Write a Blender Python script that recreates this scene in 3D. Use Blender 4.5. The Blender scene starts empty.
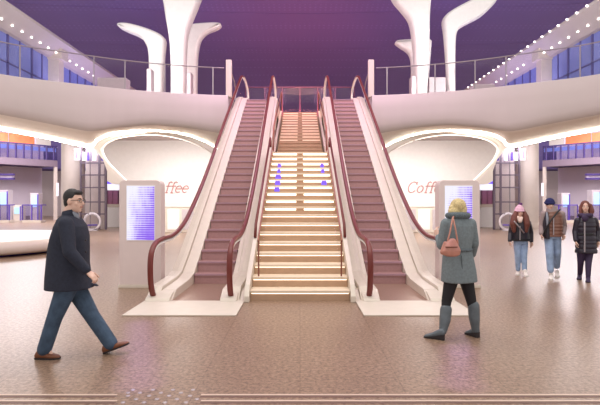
import bpy, bmesh, math, random
from mathutils import Vector, Matrix
random.seed(7)
scene = bpy.context.scene
COL = scene.collection
F = 485.0; EYE = 1.62; CX = 300.0; CY = 202.5
def P(px, py, D):            # a measured point at real depth D (metres)
    return Vector(((px-CX)*D/F, D, EYE-(py-CY)*D/F))
def V(*a): return Vector(a)
# ------------------------------------------------------------------ materials
def lin(c):
    o = []
    for v in c[:3]:
        v /= 255.0
        o.append(v/12.92 if v <= 0.04045 else ((v+0.055)/1.055)**2.4)
    return (o[0], o[1], o[2], 1.0)
def mat(name, rgb, rough=0.5, metal=0.0, var=0.05, scale=6.0, bump=0.0, bscale=60.0, emit=None, es=0.0, coat=0.0, spec=0.5):
    m = bpy.data.materials.new(name); m.use_nodes = True
    nt = m.node_tree; b = nt.nodes['Principled BSDF']
    b.inputs['Roughness'].default_value = rough
    b.inputs['Metallic'].default_value = metal
    b.inputs['Specular IOR Level'].default_value = spec
    b.inputs['Coat Weight'].default_value = coat
    tc = nt.nodes.new('ShaderNodeTexCoord')
    n = nt.nodes.new('ShaderNodeTexNoise'); n.inputs['Scale'].default_value = scale
    n.inputs['Detail'].default_value = 4
    nt.links.new(tc.outputs['Object'], n.inputs['Vector'])
    r = nt.nodes.new('ShaderNodeValToRGB')
    c = lin(rgb)
    r.color_ramp.elements[0].color = tuple(max(0, x*(1-var)) for x in c[:3])+(1,)
    r.color_ramp.elements[1].color = tuple(min(1, x*(1+var)) for x in c[:3])+(1,)
    r.color_ramp.elements[0].position = .3; r.color_ramp.elements[1].position = .7
    nt.links.new(n.outputs['Fac'], r.inputs['Fac'])
    nt.links.new(r.outputs['Color'], b.inputs['Base Color'])
    if bump:
        n2 = nt.nodes.new('ShaderNodeTexNoise'); n2.inputs['Scale'].default_value = bscale
        nt.links.new(tc.outputs['Object'], n2.inputs['Vector'])
        bp = nt.nodes.new('ShaderNodeBump'); bp.inputs['Strength'].default_value = bump
        bp.inputs['Distance'].default_value = 0.01
        nt.links.new(n2.outputs['Fac'], bp.inputs['Height'])
        nt.links.new(bp.outputs['Normal'], b.inputs['Normal'])
    if emit:
        b.inputs['Emission Color'].default_value = lin(emit)
        b.inputs['Emission Strength'].default_value = es
    return m
def glassmat(name, tint, opac, rough=0.02):
    m = bpy.data.materials.new(name); m.use_nodes = True
    nt = m.node_tree; nt.nodes.clear()
    out = nt.nodes.new('ShaderNodeOutputMaterial')
    tr = nt.nodes.new('ShaderNodeBsdfTransparent'); tr.inputs['Color'].default_value = lin(tint)
    gl = nt.nodes.new('ShaderNodeBsdfGlossy'); gl.inputs['Roughness'].default_value = rough
    mx = nt.nodes.new('ShaderNodeMixShader'); mx.inputs[0].default_value = opac
    nt.links.new(tr.outputs[0], mx.inputs[1]); nt.links.new(gl.outputs[0], mx.inputs[2])
    nt.links.new(mx.outputs[0], out.inputs[0])
    return m
M = {}
M['cream'] = mat('cream_panel', (216,205,192), .45, var=.03)
M['white'] = mat('white_paint', (240,236,234), .5, var=.02)
M['fascia'] = mat('fascia_plaster', (200,189,186), .6, var=.03, scale=.6)
M['soffit'] = mat('soffit_plaster', (240,233,226), .6, var=.02, scale=.6)
M['gallery'] = mat('gallery_floor', (190,175,175), .6)
M['wallbeige'] = mat('beige_wall', (205,190,188), .7, var=.04, scale=.7)
M['walllilac'] = mat('lilac_wall', (205,192,205), .7, var=.04, scale=.7)
M['pillar'] = mat('pillar_stone', (212,197,188), .6, var=.05, scale=1.5)
M['hand'] = mat('handrail_rubber', (108,38,33), .38, var=.06)
M['step'] = mat('escalator_step', (168,128,128), .45, metal=.2, var=.06, scale=20)
M['stepnose'] = mat('step_nose', (172,138,150), .4, metal=.2)
M['plate'] = mat('comb_plate', (165,135,120), .35, metal=.4, var=.08, scale=40)
M['stair'] = mat('stair_stone', (226,208,184), .5, var=.05)
M['stairriser'] = mat('stair_riser', (184,152,126), .5, var=.05)
M['steel'] = mat('brushed_steel', (175,165,170), .3, metal=.8)
M['darksteel'] = mat('dark_steel', (122,108,122), .4, metal=.5)
M['groove'] = mat('groove_brown', (112,84,74), .5)
M['brass'] = mat('pale_brass', (215,192,176), .45, metal=.2)
M['bronze'] = mat('bronze_rail', (150,95,80), .35, metal=.5)
M['glass'] = glassmat('clear_glass', (252,251,251), .006)
M['glass2'] = glassmat('violet_glass', (226,222,238), .06)
M['led'] = mat('led_cove', (255,250,240), emit=(255,246,232), es=11)
M['rimglow'] = mat('alcove_rim_glow', (255,250,240), emit=(255,246,232), es=3)  # glow put into the alcove edge where only shading shows, no LED
M['riserglow'] = mat('riser_glow', (255,240,220), emit=(255,238,218), es=2.2)  # painted glow for the bright gaps between steps, no real LED
M['riserglowdim'] = mat('riser_glow_dim', (255,225,205), emit=(255,215,190), es=.45)  # weaker painted glow for the bright lines of the upper flight
M['bulb'] = mat('led_bulb', (255,255,255), emit=(255,248,240), es=6)
M['winblue'] = mat('dusk_glazing', (138,150,218), .15, var=.25, scale=.35)
M['mullion'] = mat('window_mullion', (95,92,150), .5)
M['purple'] = mat('violet_paint', (95,70,170), .5)
M['darkpurple'] = mat('dark_violet', (70,52,110), .5)
M['maroon'] = mat('maroon_panel', (140,85,115), .5)
M['orange'] = mat('orange_board', (232,122,78), .5, var=.15, scale=3, emit=(240,120,70), es=.25)
M['lightbox'] = mat('lightbox_white', (240,240,250), .5, emit=(235,238,255), es=.8)
M['violetlight'] = mat('lightbox_violet', (110,80,235), .5, emit=(105,80,240), es=.9, var=.4, scale=1.2)
M['slab'] = mat('mezzanine_slab', (128,110,124), .6)
M['bench'] = mat('bench_composite', (212,198,188), .35, var=.02)
M['standl'] = mat('display_shell', (222,205,203), .4, var=.02)
M['letter'] = mat('letter_rose', (200,146,144), .5)
M['navy'] = mat('navy_wool', (38,42,58), .85, var=.15, scale=30, bump=.3, bscale=200)
M['navy2'] = mat('navy_knit', (36,38,88), .9, var=.15, scale=60, bump=.5, bscale=150)
M['jeans'] = mat('blue_denim', (62,82,105), .8, var=.25, scale=12, bump=.3, bscale=200)
M['jeansl'] = mat('light_denim', (150,172,205), .8, var=.2, scale=10)
M['brownshoe'] = mat('tan_leather', (120,72,48), .45)
M['shirt'] = mat('grey_shirt', (140,145,158), .8)
M['skin'] = mat('skin', (224,184,166), .5, var=.04, scale=20)
M['hairb'] = mat('black_hair', (28,24,26), .5, var=.2, scale=60, bump=.6, bscale=120)
M['hairy'] = mat('blond_hair', (214,192,140), .5, var=.25, scale=50, bump=.8, bscale=120)
M['hairr'] = mat('auburn_hair', (112,58,48), .5, var=.25, scale=50, bump=.8, bscale=120)
M['fur'] = mat('grey_fur', (98,108,114), .95, var=.25, scale=60, bump=1, bscale=120)
M['greycoat'] = mat('blue_grey_wool', (118,129,134), .9, var=.12, scale=40, bump=.4, bscale=200)
M['legging'] = mat('black_legging', (24,22,28), .7)
M['boot'] = mat('grey_leather', (94,103,110), .4, var=.15, scale=15)
M['bag'] = mat('tan_bag_leather', (186,128,112), .45, var=.12, scale=15)
M['sole'] = mat('dark_sole', (45,38,40), .7)
M['lip'] = mat('lip', (176,105,98), .5)
M['dark'] = mat('black_plastic', (22,20,24), .4)
M['eyew'] = mat('eye_white', (235,230,228), .3)
M['blackleather'] = mat('dark_leather', (44,40,52), .35, var=.2, scale=15)
M['pink'] = mat('pink_knit', (238,190,212), .9, bump=.5, bscale=150)
M['purpleknit'] = mat('violet_pompom', (112,60,120), .9, bump=.8, bscale=150)
M['puffbrown'] = mat('bronze_nylon', (132,92,78), .3, var=.2, scale=8)
M['sleevegrey'] = mat('grey_sweater', (160,142,142), .85)
M['puffblack'] = mat('black_nylon', (42,34,50), .35, var=.2, scale=8)
M['plum'] = mat('plum_trousers', (58,42,74), .7)
M['whiteshoe'] = mat('white_trainer', (232,222,216), .6)
M['cup'] = mat('paper_cup', (240,232,228), .6)
M['scarf'] = mat('cream_scarf', (232,205,195), .9)
M['ringw'] = mat('ring_white', (225,215,222), .4)
M['planter'] = mat('planter_grey', (190,178,182), .6)

def floor_mat():
    m = bpy.data.materials.new('terrazzo'); m.use_nodes = True
    nt = m.node_tree; b = nt.nodes['Principled BSDF']; L = nt.links
    tc = nt.nodes.new('ShaderNodeTexCoord')
    n = nt.nodes.new('ShaderNodeTexNoise'); n.inputs['Scale'].default_value = 26; n.inputs['Detail'].default_value = 6
    n.inputs['Roughness'].default_value = .75
    L.new(tc.outputs['Object'], n.inputs['Vector'])
    r = nt.nodes.new('ShaderNodeValToRGB')
    e = r.color_ramp.elements
    e[0].position = .36; e[0].color = lin((100,78,64)); e[1].position = .64; e[1].color = lin((172,144,122))
    L.new(n.outputs['Fac'], r.inputs['Fac'])
    br = nt.nodes.new('ShaderNodeTexBrick'); br.offset = 0; br.inputs['Scale'].default_value = 1
    br.inputs['Brick Width'].default_value = .9; br.inputs['Row Height'].default_value = .9
    br.inputs['Mortar Size'].default_value = .006
    br.inputs['Color1'].default_value = (1,1,1,1); br.inputs['Color2'].default_value = (.93,.93,.93,1)
    br.inputs['Mortar'].default_value = (.74,.72,.72,1)
    L.new(tc.outputs['Object'], br.inputs['Vector'])
    mx = nt.nodes.new('ShaderNodeMix'); mx.data_type = 'RGBA'; mx.blend_type = 'MULTIPLY'
    mx.inputs['Factor'].default_value = 1
    L.new(r.outputs['Color'], mx.inputs['A']); L.new(br.outputs['Color'], mx.inputs['B'])
    L.new(mx.outputs['Result'], b.inputs['Base Color'])
    b.inputs['Roughness'].default_value = .33
    b.inputs['Specular IOR Level'].default_value = .42
    return m
M['floor'] = floor_mat()
def ceil_mat():
    m = mat('perforated_violet', (126,112,168), .75, var=.06, scale=.15)
    nt = m.node_tree; b = nt.nodes['Principled BSDF']; L = nt.links
    src = b.inputs['Base Color'].links[0].from_socket
    tc = nt.nodes.new('ShaderNodeTexCoord')
    v = nt.nodes.new('ShaderNodeTexVoronoi'); v.inputs['Scale'].default_value = 2.6; v.inputs['Randomness'].default_value = 0
    L.new(tc.outputs['Object'], v.inputs['Vector'])
    r = nt.nodes.new('ShaderNodeValToRGB')
    r.color_ramp.elements[0].position = .15; r.color_ramp.elements[0].color = (1.12,1.12,1.15,1)
    r.color_ramp.elements[1].position = .3; r.color_ramp.elements[1].color = (.94,.94,.94,1)
    L.new(v.outputs['Distance'], r.inputs['Fac'])
    mx = nt.nodes.new('ShaderNodeMix'); mx.data_type = 'RGBA'; mx.blend_type = 'MULTIPLY'; mx.inputs['Factor'].default_value = 1
    L.new(src, mx.inputs['A']); L.new(r.outputs['Color'], mx.inputs['B'])
    L.new(mx.outputs['Result'], b.inputs['Base Color'])
    return m
M['ceil'] = ceil_mat()
def screen_mat():
    m = bpy.data.materials.new('timetable_screen'); m.use_nodes = True
    nt = m.node_tree; b = nt.nodes['Principled BSDF']; L = nt.links
    tc = nt.nodes.new('ShaderNodeTexCoord')
    def noise(sc, loc, s, det=3):
        mp = nt.nodes.new('ShaderNodeMapping'); mp.inputs['Scale'].default_value = sc; mp.inputs['Location'].default_value = loc
        n = nt.nodes.new('ShaderNodeTexNoise'); n.inputs['Scale'].default_value = s; n.inputs['Detail'].default_value = det
        L.new(tc.outputs['Object'], mp.inputs['Vector']); L.new(mp.outputs[0], n.inputs['Vector']); return n
    big = noise((1.3,1,1), (3,0,1.2), 2.6, 3)
    fine = noise((9,1,1), (1,2,3), 3.5, 5)
    # rows of text: a saw wave along the height
    sp = nt.nodes.new('ShaderNodeSeparateXYZ'); L.new(tc.outputs['Object'], sp.inputs[0])
    def math(op, a, bb=None):
        n = nt.nodes.new('ShaderNodeMath'); n.operation = op
        for i, x in enumerate((a, bb)):
            if x is None: continue
            if isinstance(x, (int, float)): n.inputs[i].default_value = x
            else: L.new(x, n.inputs[i])
        return n.outputs[0]
    row = math('SINE', math('MULTIPLY', sp.outputs['Z'], 2*3.14159/0.042))
    row = math('MULTIPLY', math('ADD', row, 1), .5)
    f = math('MULTIPLY', fine.outputs['Fac'], row)
    side = math('MULTIPLY', math('ADD', sp.outputs['X'], .22), 1.7)
    low = math('MULTIPLY', math('SUBTRACT', 1.75, sp.outputs['Z']), .55)
    g = math('ADD', math('MULTIPLY', big.outputs['Fac'], 1.15), math('ADD', side, low))
    t = math('MULTIPLY', g, math('ADD', math('MULTIPLY', f, .55), .52))
    r = nt.nodes.new('ShaderNodeValToRGB'); e = r.color_ramp.elements
    e[0].position = .55; e[0].color = lin((240,238,255)); e[1].position = 1.25; e[1].color = lin((135,88,235))
    x = e.new(.86); x.color = lin((196,176,248))
    L.new(t, r.inputs['Fac'])
    L.new(r.outputs['Color'], b.inputs['Emission Color'])
    b.inputs['Emission Strength'].default_value = 1.02
    b.inputs['Base Color'].default_value = lin((40,40,50)); b.inputs['Roughness'].default_value = .2
    return m
M['screen'] = screen_mat()

# ------------------------------------------------------------------ mesh tools
ORG = {}
class MB:
    def __init__(s): s.v = []; s.f = []; s.mi = []; s.cur = 0
    def add(s, vs, fs):
        o = len(s.v); s.v += [Vector(v) for v in vs]; s.f += [[i+o for i in f] for f in fs]; s.mi += [s.cur]*len(fs); return s
    def box(s, a, b):
        x0,x1 = sorted((a[0],b[0])); y0,y1 = sorted((a[1],b[1])); z0,z1 = sorted((a[2],b[2]))
        return s.add([(x0,y0,z0),(x1,y0,z0),(x1,y1,z0),(x0,y1,z0),(x0,y0,z1),(x1,y0,z1),(x1,y1,z1),(x0,y1,z1)],
            [(0,3,2,1),(4,5,6,7),(0,1,5,4),(1,2,6,5),(2,3,7,6),(3,0,4,7)])
    def prismX(s, poly, x0, x1):     # poly of (y,z)
        n = len(poly); vs = [(x0,p[0],p[1]) for p in poly]+[(x1,p[0],p[1]) for p in poly]
        fs = [list(range(n)), list(range(2*n-1, n-1, -1))]+[[i,(i+1)%n,(i+1)%n+n,i+n][::-1] for i in range(n)]
        return s.add(vs, fs)
    def prismY(s, poly, y0, y1):     # poly of (x,z)
        n = len(poly); vs = [(p[0],y0,p[1]) for p in poly]+[(p[0],y1,p[1]) for p in poly]
        fs = [list(range(n)), list(range(2*n-1, n-1, -1))]+[[i,(i+1)%n,(i+1)%n+n,i+n][::-1] for i in range(n)]
        return s.add(vs, fs)
    def prismZ(s, poly, z0, z1):
        n = len(poly); vs = [(p[0],p[1],z0) for p in poly]+[(p[0],p[1],z1) for p in poly]
        fs = [list(range(n)), list(range(2*n-1, n-1, -1))]+[[i,(i+1)%n,(i+1)%n+n,i+n][::-1] for i in range(n)]
        return s.add(vs, fs)
    def tube(s, pts, r, n=8, wx=None, wn=None, closed=False):  # wx: half width along X (handrails), r otherwise
        pts = [Vector(p) for p in pts]; m = len(pts); vs = []
        for i, p in enumerate(pts):
            if closed: d = pts[(i+1)%m]-pts[i-1]
            else: d = pts[min(i+1,m-1)]-pts[max(i-1,0)]
            d.normalize()
            up = Vector((1,0,0)) if abs(d.x) < .95 else Vector((0,0,1))
            a = (up-d*up.dot(d)).normalized(); b = d.cross(a)
            rr = r[i] if isinstance(r, (list,tuple)) else r
            ra = wx if wx else rr
            for k in range(n):
                t = 2*math.pi*k/n; vs.append(p+a*ra*math.cos(t)+b*rr*math.sin(t))
        fs = []
        for i in range(m if closed else m-1):
            j = (i+1)%m
            for k in range(n): fs.append((i*n+k, i*n+(k+1)%n, j*n+(k+1)%n, j*n+k))
        if not closed: fs += [list(range(n))[::-1], [(m-1)*n+k for k in range(n)]]
        return s.add(vs, fs)
    def cyl(s, a, b, r, n=16): return s.tube([a,b], r, n)
    def lathe(s, c, prof, n=48, sx=1, sy=1):
        vs = []; fs = []
        for (r,z) in prof:
            for k in range(n):
                t = 2*math.pi*k/n; vs.append((c[0]+r*sx*math.cos(t), c[1]+r*sy*math.sin(t), c[2]+z))
        m = len(prof)
        for i in range(m-1):
            for k in range(n): fs.append((i*n+k, i*n+(k+1)%n, (i+1)*n+(k+1)%n, (i+1)*n+k))
        fs += [list(range(n))[::-1], [(m-1)*n+k for k in range(n)]]
        return s.add(vs, fs)
    def ell(s, c, rx, ry, rz, ax=None, n=16):
        ax = ax or (V(1,0,0),V(0,1,0),V(0,0,1)); c = Vector(c); vs = []; fs = []; m = n//2
        for i in range(1, m):
            ph = math.pi*i/m
            for k in range(n):
                t = 2*math.pi*k/n
                vs.append(c+ax[0]*rx*math.sin(ph)*math.cos(t)+ax[1]*ry*math.sin(ph)*math.sin(t)+ax[2]*rz*math.cos(ph))
        for i in range(m-2):
            for k in range(n): fs.append((i*n+k,(i+1)*n+k,(i+1)*n+(k+1)%n,i*n+(k+1)%n))
        vs.append(c+ax[2]*rz); vs.append(c-ax[2]*rz); a = len(vs)-2
        for k in range(n):
            fs.append((a,k,(k+1)%n)); fs.append((a+1,(m-2)*n+(k+1)%n,(m-2)*n+k))
        return s.add(vs, fs)
    def cap(s, a, b, ra, rb, n=14, side=None, flat=1.0):
        a = Vector(a); b = Vector(b); d = (b-a); L = d.length
        if L < 1e-6: return s.ell(a, ra, ra, ra)
        d /= L
        u = Vector(side) if side is not None else (V(1,0,0) if abs(d.x) < .9 else V(0,1,0))
        u = (u-d*u.dot(d)).normalized(); w = d.cross(u)
        rings = [(a-d*ra*math.cos(t), ra*math.sin(t)) for t in (.35,.75,1.2)]+[(a,ra),(a.lerp(b,.5),(ra+rb)/2),(b,rb)]+[(b+d*rb*math.cos(t), rb*math.sin(t)) for t in (1.2,.75,.35)]
        vs = []; fs = []
        for p, r in rings:
            for k in range(n):
                t = 2*math.pi*k/n; vs.append(p+u*r*math.cos(t)+w*r*flat*math.sin(t))
        m = len(rings)
        for i in range(m-1):
            for k in range(n): fs.append((i*n+k,i*n+(k+1)%n,(i+1)*n+(k+1)%n,(i+1)*n+k))
        fs += [list(range(n))[::-1], [(m-1)*n+k for k in range(n)]]
        return s.add(vs, fs)
    def chain(s, pts, rs, **k):
        for i in range(len(pts)-1): s.cap(pts[i], pts[i+1], rs[i], rs[i+1], **k)
        return s
    def loft(s, rings, n=28, e=.85):  # rings: (centre, side vector, forward vector)
        vs = []; fs = []
        for c, a, b in rings:
            for k in range(n):
                t = 2*math.pi*k/n; ct, st = math.cos(t), math.sin(t)
                vs.append(Vector(c)+Vector(a)*math.copysign(abs(ct)**e, ct)+Vector(b)*math.copysign(abs(st)**e, st))
        m = len(rings)
        for i in range(m-1):
            for k in range(n): fs.append((i*n+k,i*n+(k+1)%n,(i+1)*n+(k+1)%n,(i+1)*n+k))
        fs += [list(range(n))[::-1], [(m-1)*n+k for k in range(n)]]
        return s.add(vs, fs)
    def build(s, name, m, parent=None, label=None, cat=None, group=None, kind=None, smooth=False, bevel=0, voxel=0, sm=3, origin=None):
        vs = s.v
        if parent is not None: o0 = ORG[parent.name]
        elif origin is not None: o0 = Vector(origin)
        else:
            o0 = Vector(((min(v.x for v in vs)+max(v.x for v in vs))/2, (min(v.y for v in vs)+max(v.y for v in vs))/2, min(v.z for v in vs)))
        me = bpy.data.meshes.new(name)
        me.from_pydata([tuple(v-o0) for v in vs], [], s.f)
        mats = m if isinstance(m, (list,tuple)) else [m]
        for q in mats: me.materials.append(q)
        if len(mats) > 1: me.polygons.foreach_set('material_index', s.mi)
        bm = bmesh.new(); bm.from_mesh(me); bmesh.ops.recalc_face_normals(bm, faces=bm.faces)
        if bevel:
            bmesh.ops.bevel(bm, geom=[e for e in bm.edges if e.is_manifold and e.calc_face_angle(0) > .5], offset=bevel, segments=2, affect='EDGES', profile=.5, clamp_overlap=True)
        bm.to_mesh(me); bm.free()
        if voxel:
            t = bpy.data.objects.new('tmp', me); COL.objects.link(t)
            r = t.modifiers.new('r', 'REMESH'); r.mode = 'VOXEL'; r.voxel_size = voxel; r.adaptivity = 0
            if sm:
                q = t.modifiers.new('s', 'SMOOTH'); q.factor = .5; q.iterations = sm
            dg = bpy.context.evaluated_depsgraph_get(); dg.update()
            me2 = bpy.data.meshes.new_from_object(t.evaluated_get(dg))
            bpy.data.objects.remove(t); bpy.data.meshes.remove(me); me = me2
            me.materials.clear(); me.materials.append(mats[0]); me.name = name
        if smooth or voxel:
            me.polygons.foreach_set('use_smooth', [True]*len(me.polygons))
        me.update()
        o = bpy.data.objects.new(name, me); COL.objects.link(o)
        if parent is not None: o.parent = parent
        else: o.location = o0
        ORG[o.name] = o0.copy()
        tag(o, label, cat, group, kind)
        return o
def tag(o, label=None, cat=None, group=None, kind=None):
    if label: o['label'] = label
    if cat: o['category'] = cat
    if group: o['group'] = group
    if kind: o['kind'] = kind
def thing(name, loc, label, cat, group=None):
    o = bpy.data.objects.new(name, None); COL.objects.link(o); o.location = loc; o.empty_display_size = .2
    ORG[o.name] = Vector(loc); tag(o, label, cat, group); return o
def spline(pts, n=8):
    pts = [Vector(p) for p in pts]; out = []
    for i in range(len(pts)-1):
        p0 = pts[max(i-1,0)]; p1 = pts[i]; p2 = pts[i+1]; p3 = pts[min(i+2,len(pts)-1)]
        for k in range(n):
            t = k/n; out.append(.5*((2*p1)+(p2-p0)*t+(2*p0-5*p1+4*p2-p3)*t*t+(3*p1-p0-3*p2+p3)*t**3))
    out.append(pts[-1]); return out
def interp(x, tab):
    if x <= tab[0][0]: return tab[0][1]
    for (a,b),(c,d) in zip(tab, tab[1:]):
        if x <= c: return b+(d-b)*(x-a)/(c-a)
    return tab[-1][1]
SIDE = {-1: 'left', 1: 'right'}
Z2 = 5.66
# ------------------------------------------------------------------ floor, ceiling, walls
MB().box((-46,1.5,-.3),(46,62,0)).build('floor', M['floor'], kind='structure', origin=(0,0,0))
prof = [(24,17.0),(34,16.4),(42,15.2),(48,13.2),(52,10.2),(54,7.2),(55,5.2)]
sp = spline([V(0,a,b) for a,b in prof], 4)
mb = MB(); poly = [(p.y,p.z) for p in sp]; poly2 = [(a+.3,b+.3) for a,b in poly[::-1]]
n = len(poly)
for xa, xb in ((-46,46),):
    vs = [(xa,a,b) for a,b in poly]+[(xb,a,b) for a,b in poly]+[(xa,a+.3,b+.3) for a,b in poly]+[(xb,a+.3,b+.3) for a,b in poly]
    fs = []
    for i in range(n-1): fs += [(i,i+1,n+i+1,n+i),(2*n+i,3*n+i,3*n+i+1,2*n+i+1)]
    fs += [(0,n,3*n,2*n),(n-1,3*n-1,4*n-1,2*n-1)]
    mb.add(vs, fs)
mb.build('ceiling', M['ceil'], kind='structure', smooth=True, origin=(0,0,0))
# thin curved seams of the ceiling panels
for k,(a,b) in enumerate(((31,44),(37,50),(42.5,52.5))):
    pts = []
    for i in range(41):
        x = -42+84*i/40; y = a+(b-a)*(abs(x)/42)**1.6*-.35 + 0
        z = interp(y, [(p.y,p.z) for p in sp])-.04
        pts.append((x,y,z))
    MB().tube(pts, .018, 5).build('trim_%d'%(k+1), mat('seam%d'%k,(128,108,165),.6), kind='structure')
MB().box((-46,58,0),(46,58.3,9)).build('wall_back', M['wallbeige'], kind='structure')
for s in (-1,1):
    MB().box((s*46,18,0),(s*46.3,58.3,9)).build('wall_'+SIDE[s], M['wallbeige'], kind='structure')

# ------------------------------------------------------------------ balcony: upper floor and curved fascia
TOP = [(-150,11.3),(-80,13.2),(0,15.4),(75,16.5),(125,17.4),(200,18.2),(228,18.4)]      # px -> depth of top edge
FB = [(-150,88),(-80,100),(0,114.5),(45,123),(80,130),(95,132),(112,129),(150,125.5),(190,128.5),(228,134)]
LED = [(-150,97),(-80,111),(0,127.5),(45,136),(80,143.7),(89,145.5),(93,144.5),(97,139),(104,135),(115,132),(133,130.3),(152,129.8),(175,132),(192,136),(206,142),(217,149),(228,156)]
def mir(s, v): return Vector((-v.x, v.y, v.z)) if s > 0 else Vector(v)
us = [-150+i*5 for i in range(30)]+[0+i*2 for i in range(115)]
def smooth_tab(x, tab, w=6): return sum(interp(x+d, tab) for d in (-w,-w/2,0,w/2,w))/5
def topD(u): return smooth_tab(u, TOP, 30)
def ledpt(u): return P(u, smooth_tab(u, LED, 1.5), topD(u)+1.2)
edge = {}
for s in (-1,1):
    rows = []
    for u in us:
        D = topD(u); X = (u-CX)*D/F
        zf = EYE-(smooth_tab(u, FB, 8)-CY)*D/F
        q = ledpt(u)
        a = V(X,D,zf)
        r = [V(X,D+.35,Z2+.02), V(X,D+.03,Z2+.02), V(X,D,Z2-.02), V(X,D-.03,5.2), V(X,D-.04,(5.2+zf+.35)/2), V(X,D-.03,zf+.3)]
        b0 = V(X,D-.02,zf+.25); c = V(X,D+.05,zf-.05)
        for t in (.25,.5,.75): r.append((1-t)**2*b0+2*t*(1-t)*c+t*t*(a.lerp(q,.3)))
        for t in (.3,.5,.7,.9,1): r.append(a.lerp(q,t))
        r.append(q+V(0,.12,.02)); r.append(q+V(0,.12,.5))
        rows.append([mir(s,p) for p in r])
    edge[s] = [mir(s, V((u-CX)*topD(u)/F, topD(u), Z2)) for u in us]
    mb = MB(); w = len(rows[0]); mb.v = [p for r in rows for p in r]
    for i in range(len(rows)-1):
        for k in range(w-1): mb.f.append((i*w+k,i*w+k+1,(i+1)*w+k+1,(i+1)*w+k)); 
    mb.mi = [0 if (j % (w-1)) < 7 else 1 for j in range(len(mb.f))]
    mb.build('wall_balcony_'+SIDE[s], [M['fascia'],M['soffit']], kind='structure', smooth=True)
    # upper floor
    e = [(p.x,p.y+.3) for p in edge[s]]
    poly = e + [(s*2.6,19.7),(s*.9,19.7+3.2),(0,22.9),(0,40),(s*12,40),(s*12,23.2),(s*13.4,21.8),(s*17,19.0)]
    MB().prismZ(poly, Z2-.45, Z2).build('floor_upper_'+SIDE[s], M['gallery'], kind='structure')
    # return wall at the escalator opening
    MB().prismZ([(s*2.62,18.5),(s*2.75,18.5),(s*2.75,22.6),(s*2.62,22.6)], Z2-1.6, Z2-.46).build('trim_%d'%(6+s), M['fascia'], kind='structure')
    # cove light along the lip
    pts = [mir(s, ledpt(u)+V(0,-.02,-.035)) for u in us]
    w_ = {-1:'left',1:'right'}[s]
    MB().tube(pts, .06, 6).build('cove_light', M['led'], label='long glowing cove light strip under the %s gallery edge'%w_, cat='light strip')
    cu = [mir(s, P(u,y,17.9)) for u,y in ((95,141),(95.5,137.5),(94,134.5),(91,132))]
    MB().tube(spline(cu,5), .03, 6).build('cove_light', M['led'], label='short curled cove light where the two %s ceiling curves meet'%w_, cat='light strip')

# ------------------------------------------------------------------ balcony glass railing
for s in (-1,1):
    w_ = SIDE[s]
    t = thing('gallery_railing', mir(s, V(-6.3,17.6,Z2)), 'frameless glass railing with steel top rail along the %s gallery edge'%w_, 'railing')
    uu = [u for u in us if -60 <= u <= 224]
    base = [mir(s, V((u-CX)*(topD(u)+.18)/F, topD(u)+.18, Z2+.03)) for u in uu]
    mb = MB(); n = len(base)
    vs = base+[p+V(0,0,1.03) for p in base]+[p+V(0,.015,0) for p in base]+[p+V(0,.015,1.03) for p in base]
    fs = []
    for i in range(n-1): fs += [(i,i+1,n+i+1,n+i),(2*n+i,3*n+i,3*n+i+1,2*n+i+1),(n+i,n+i+1,3*n+i+1,3*n+i)]
    mb.add(vs, fs).build('glass_panel', M['glass'], t)
    endp = base[-1]+V(0,0,1.1)
    ret = [mir(s, V(-2.72,18.86,6.78)), mir(s, V(-2.70,19.9,6.6)), mir(s, V(-2.7,20.3,6.35)), mir(s, V(-2.7,20.3,5.66))]
    MB().tube([p+V(0,0,1.06) for p in base], .021, 8).build('top_rail', M['steel'], t)
    MB().tube(ret, .028, 8).build('return_rail', M['steel'], t)
    for u in (-30,20,94,125,213,165):
        c = mir(s, V((u-CX)*(topD(u)+.14)/F, topD(u)+.14, Z2+.03))
        MB().box(c+V(-.018,-.015,0), c+V(.018,.015,1.04)).build('post', M['steel'], t, bevel=.004)
    c = mir(s, V(-2.74,18.72,Z2+.001))
    MB().box(c+V(-.11,-.1,0), c+V(.11,.1,1.45)).build('gallery_post', M['cream'], bevel=.02,
        label='chunky cream end post of the %s gallery beside the escalator head'%w_, cat='post')

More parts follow.
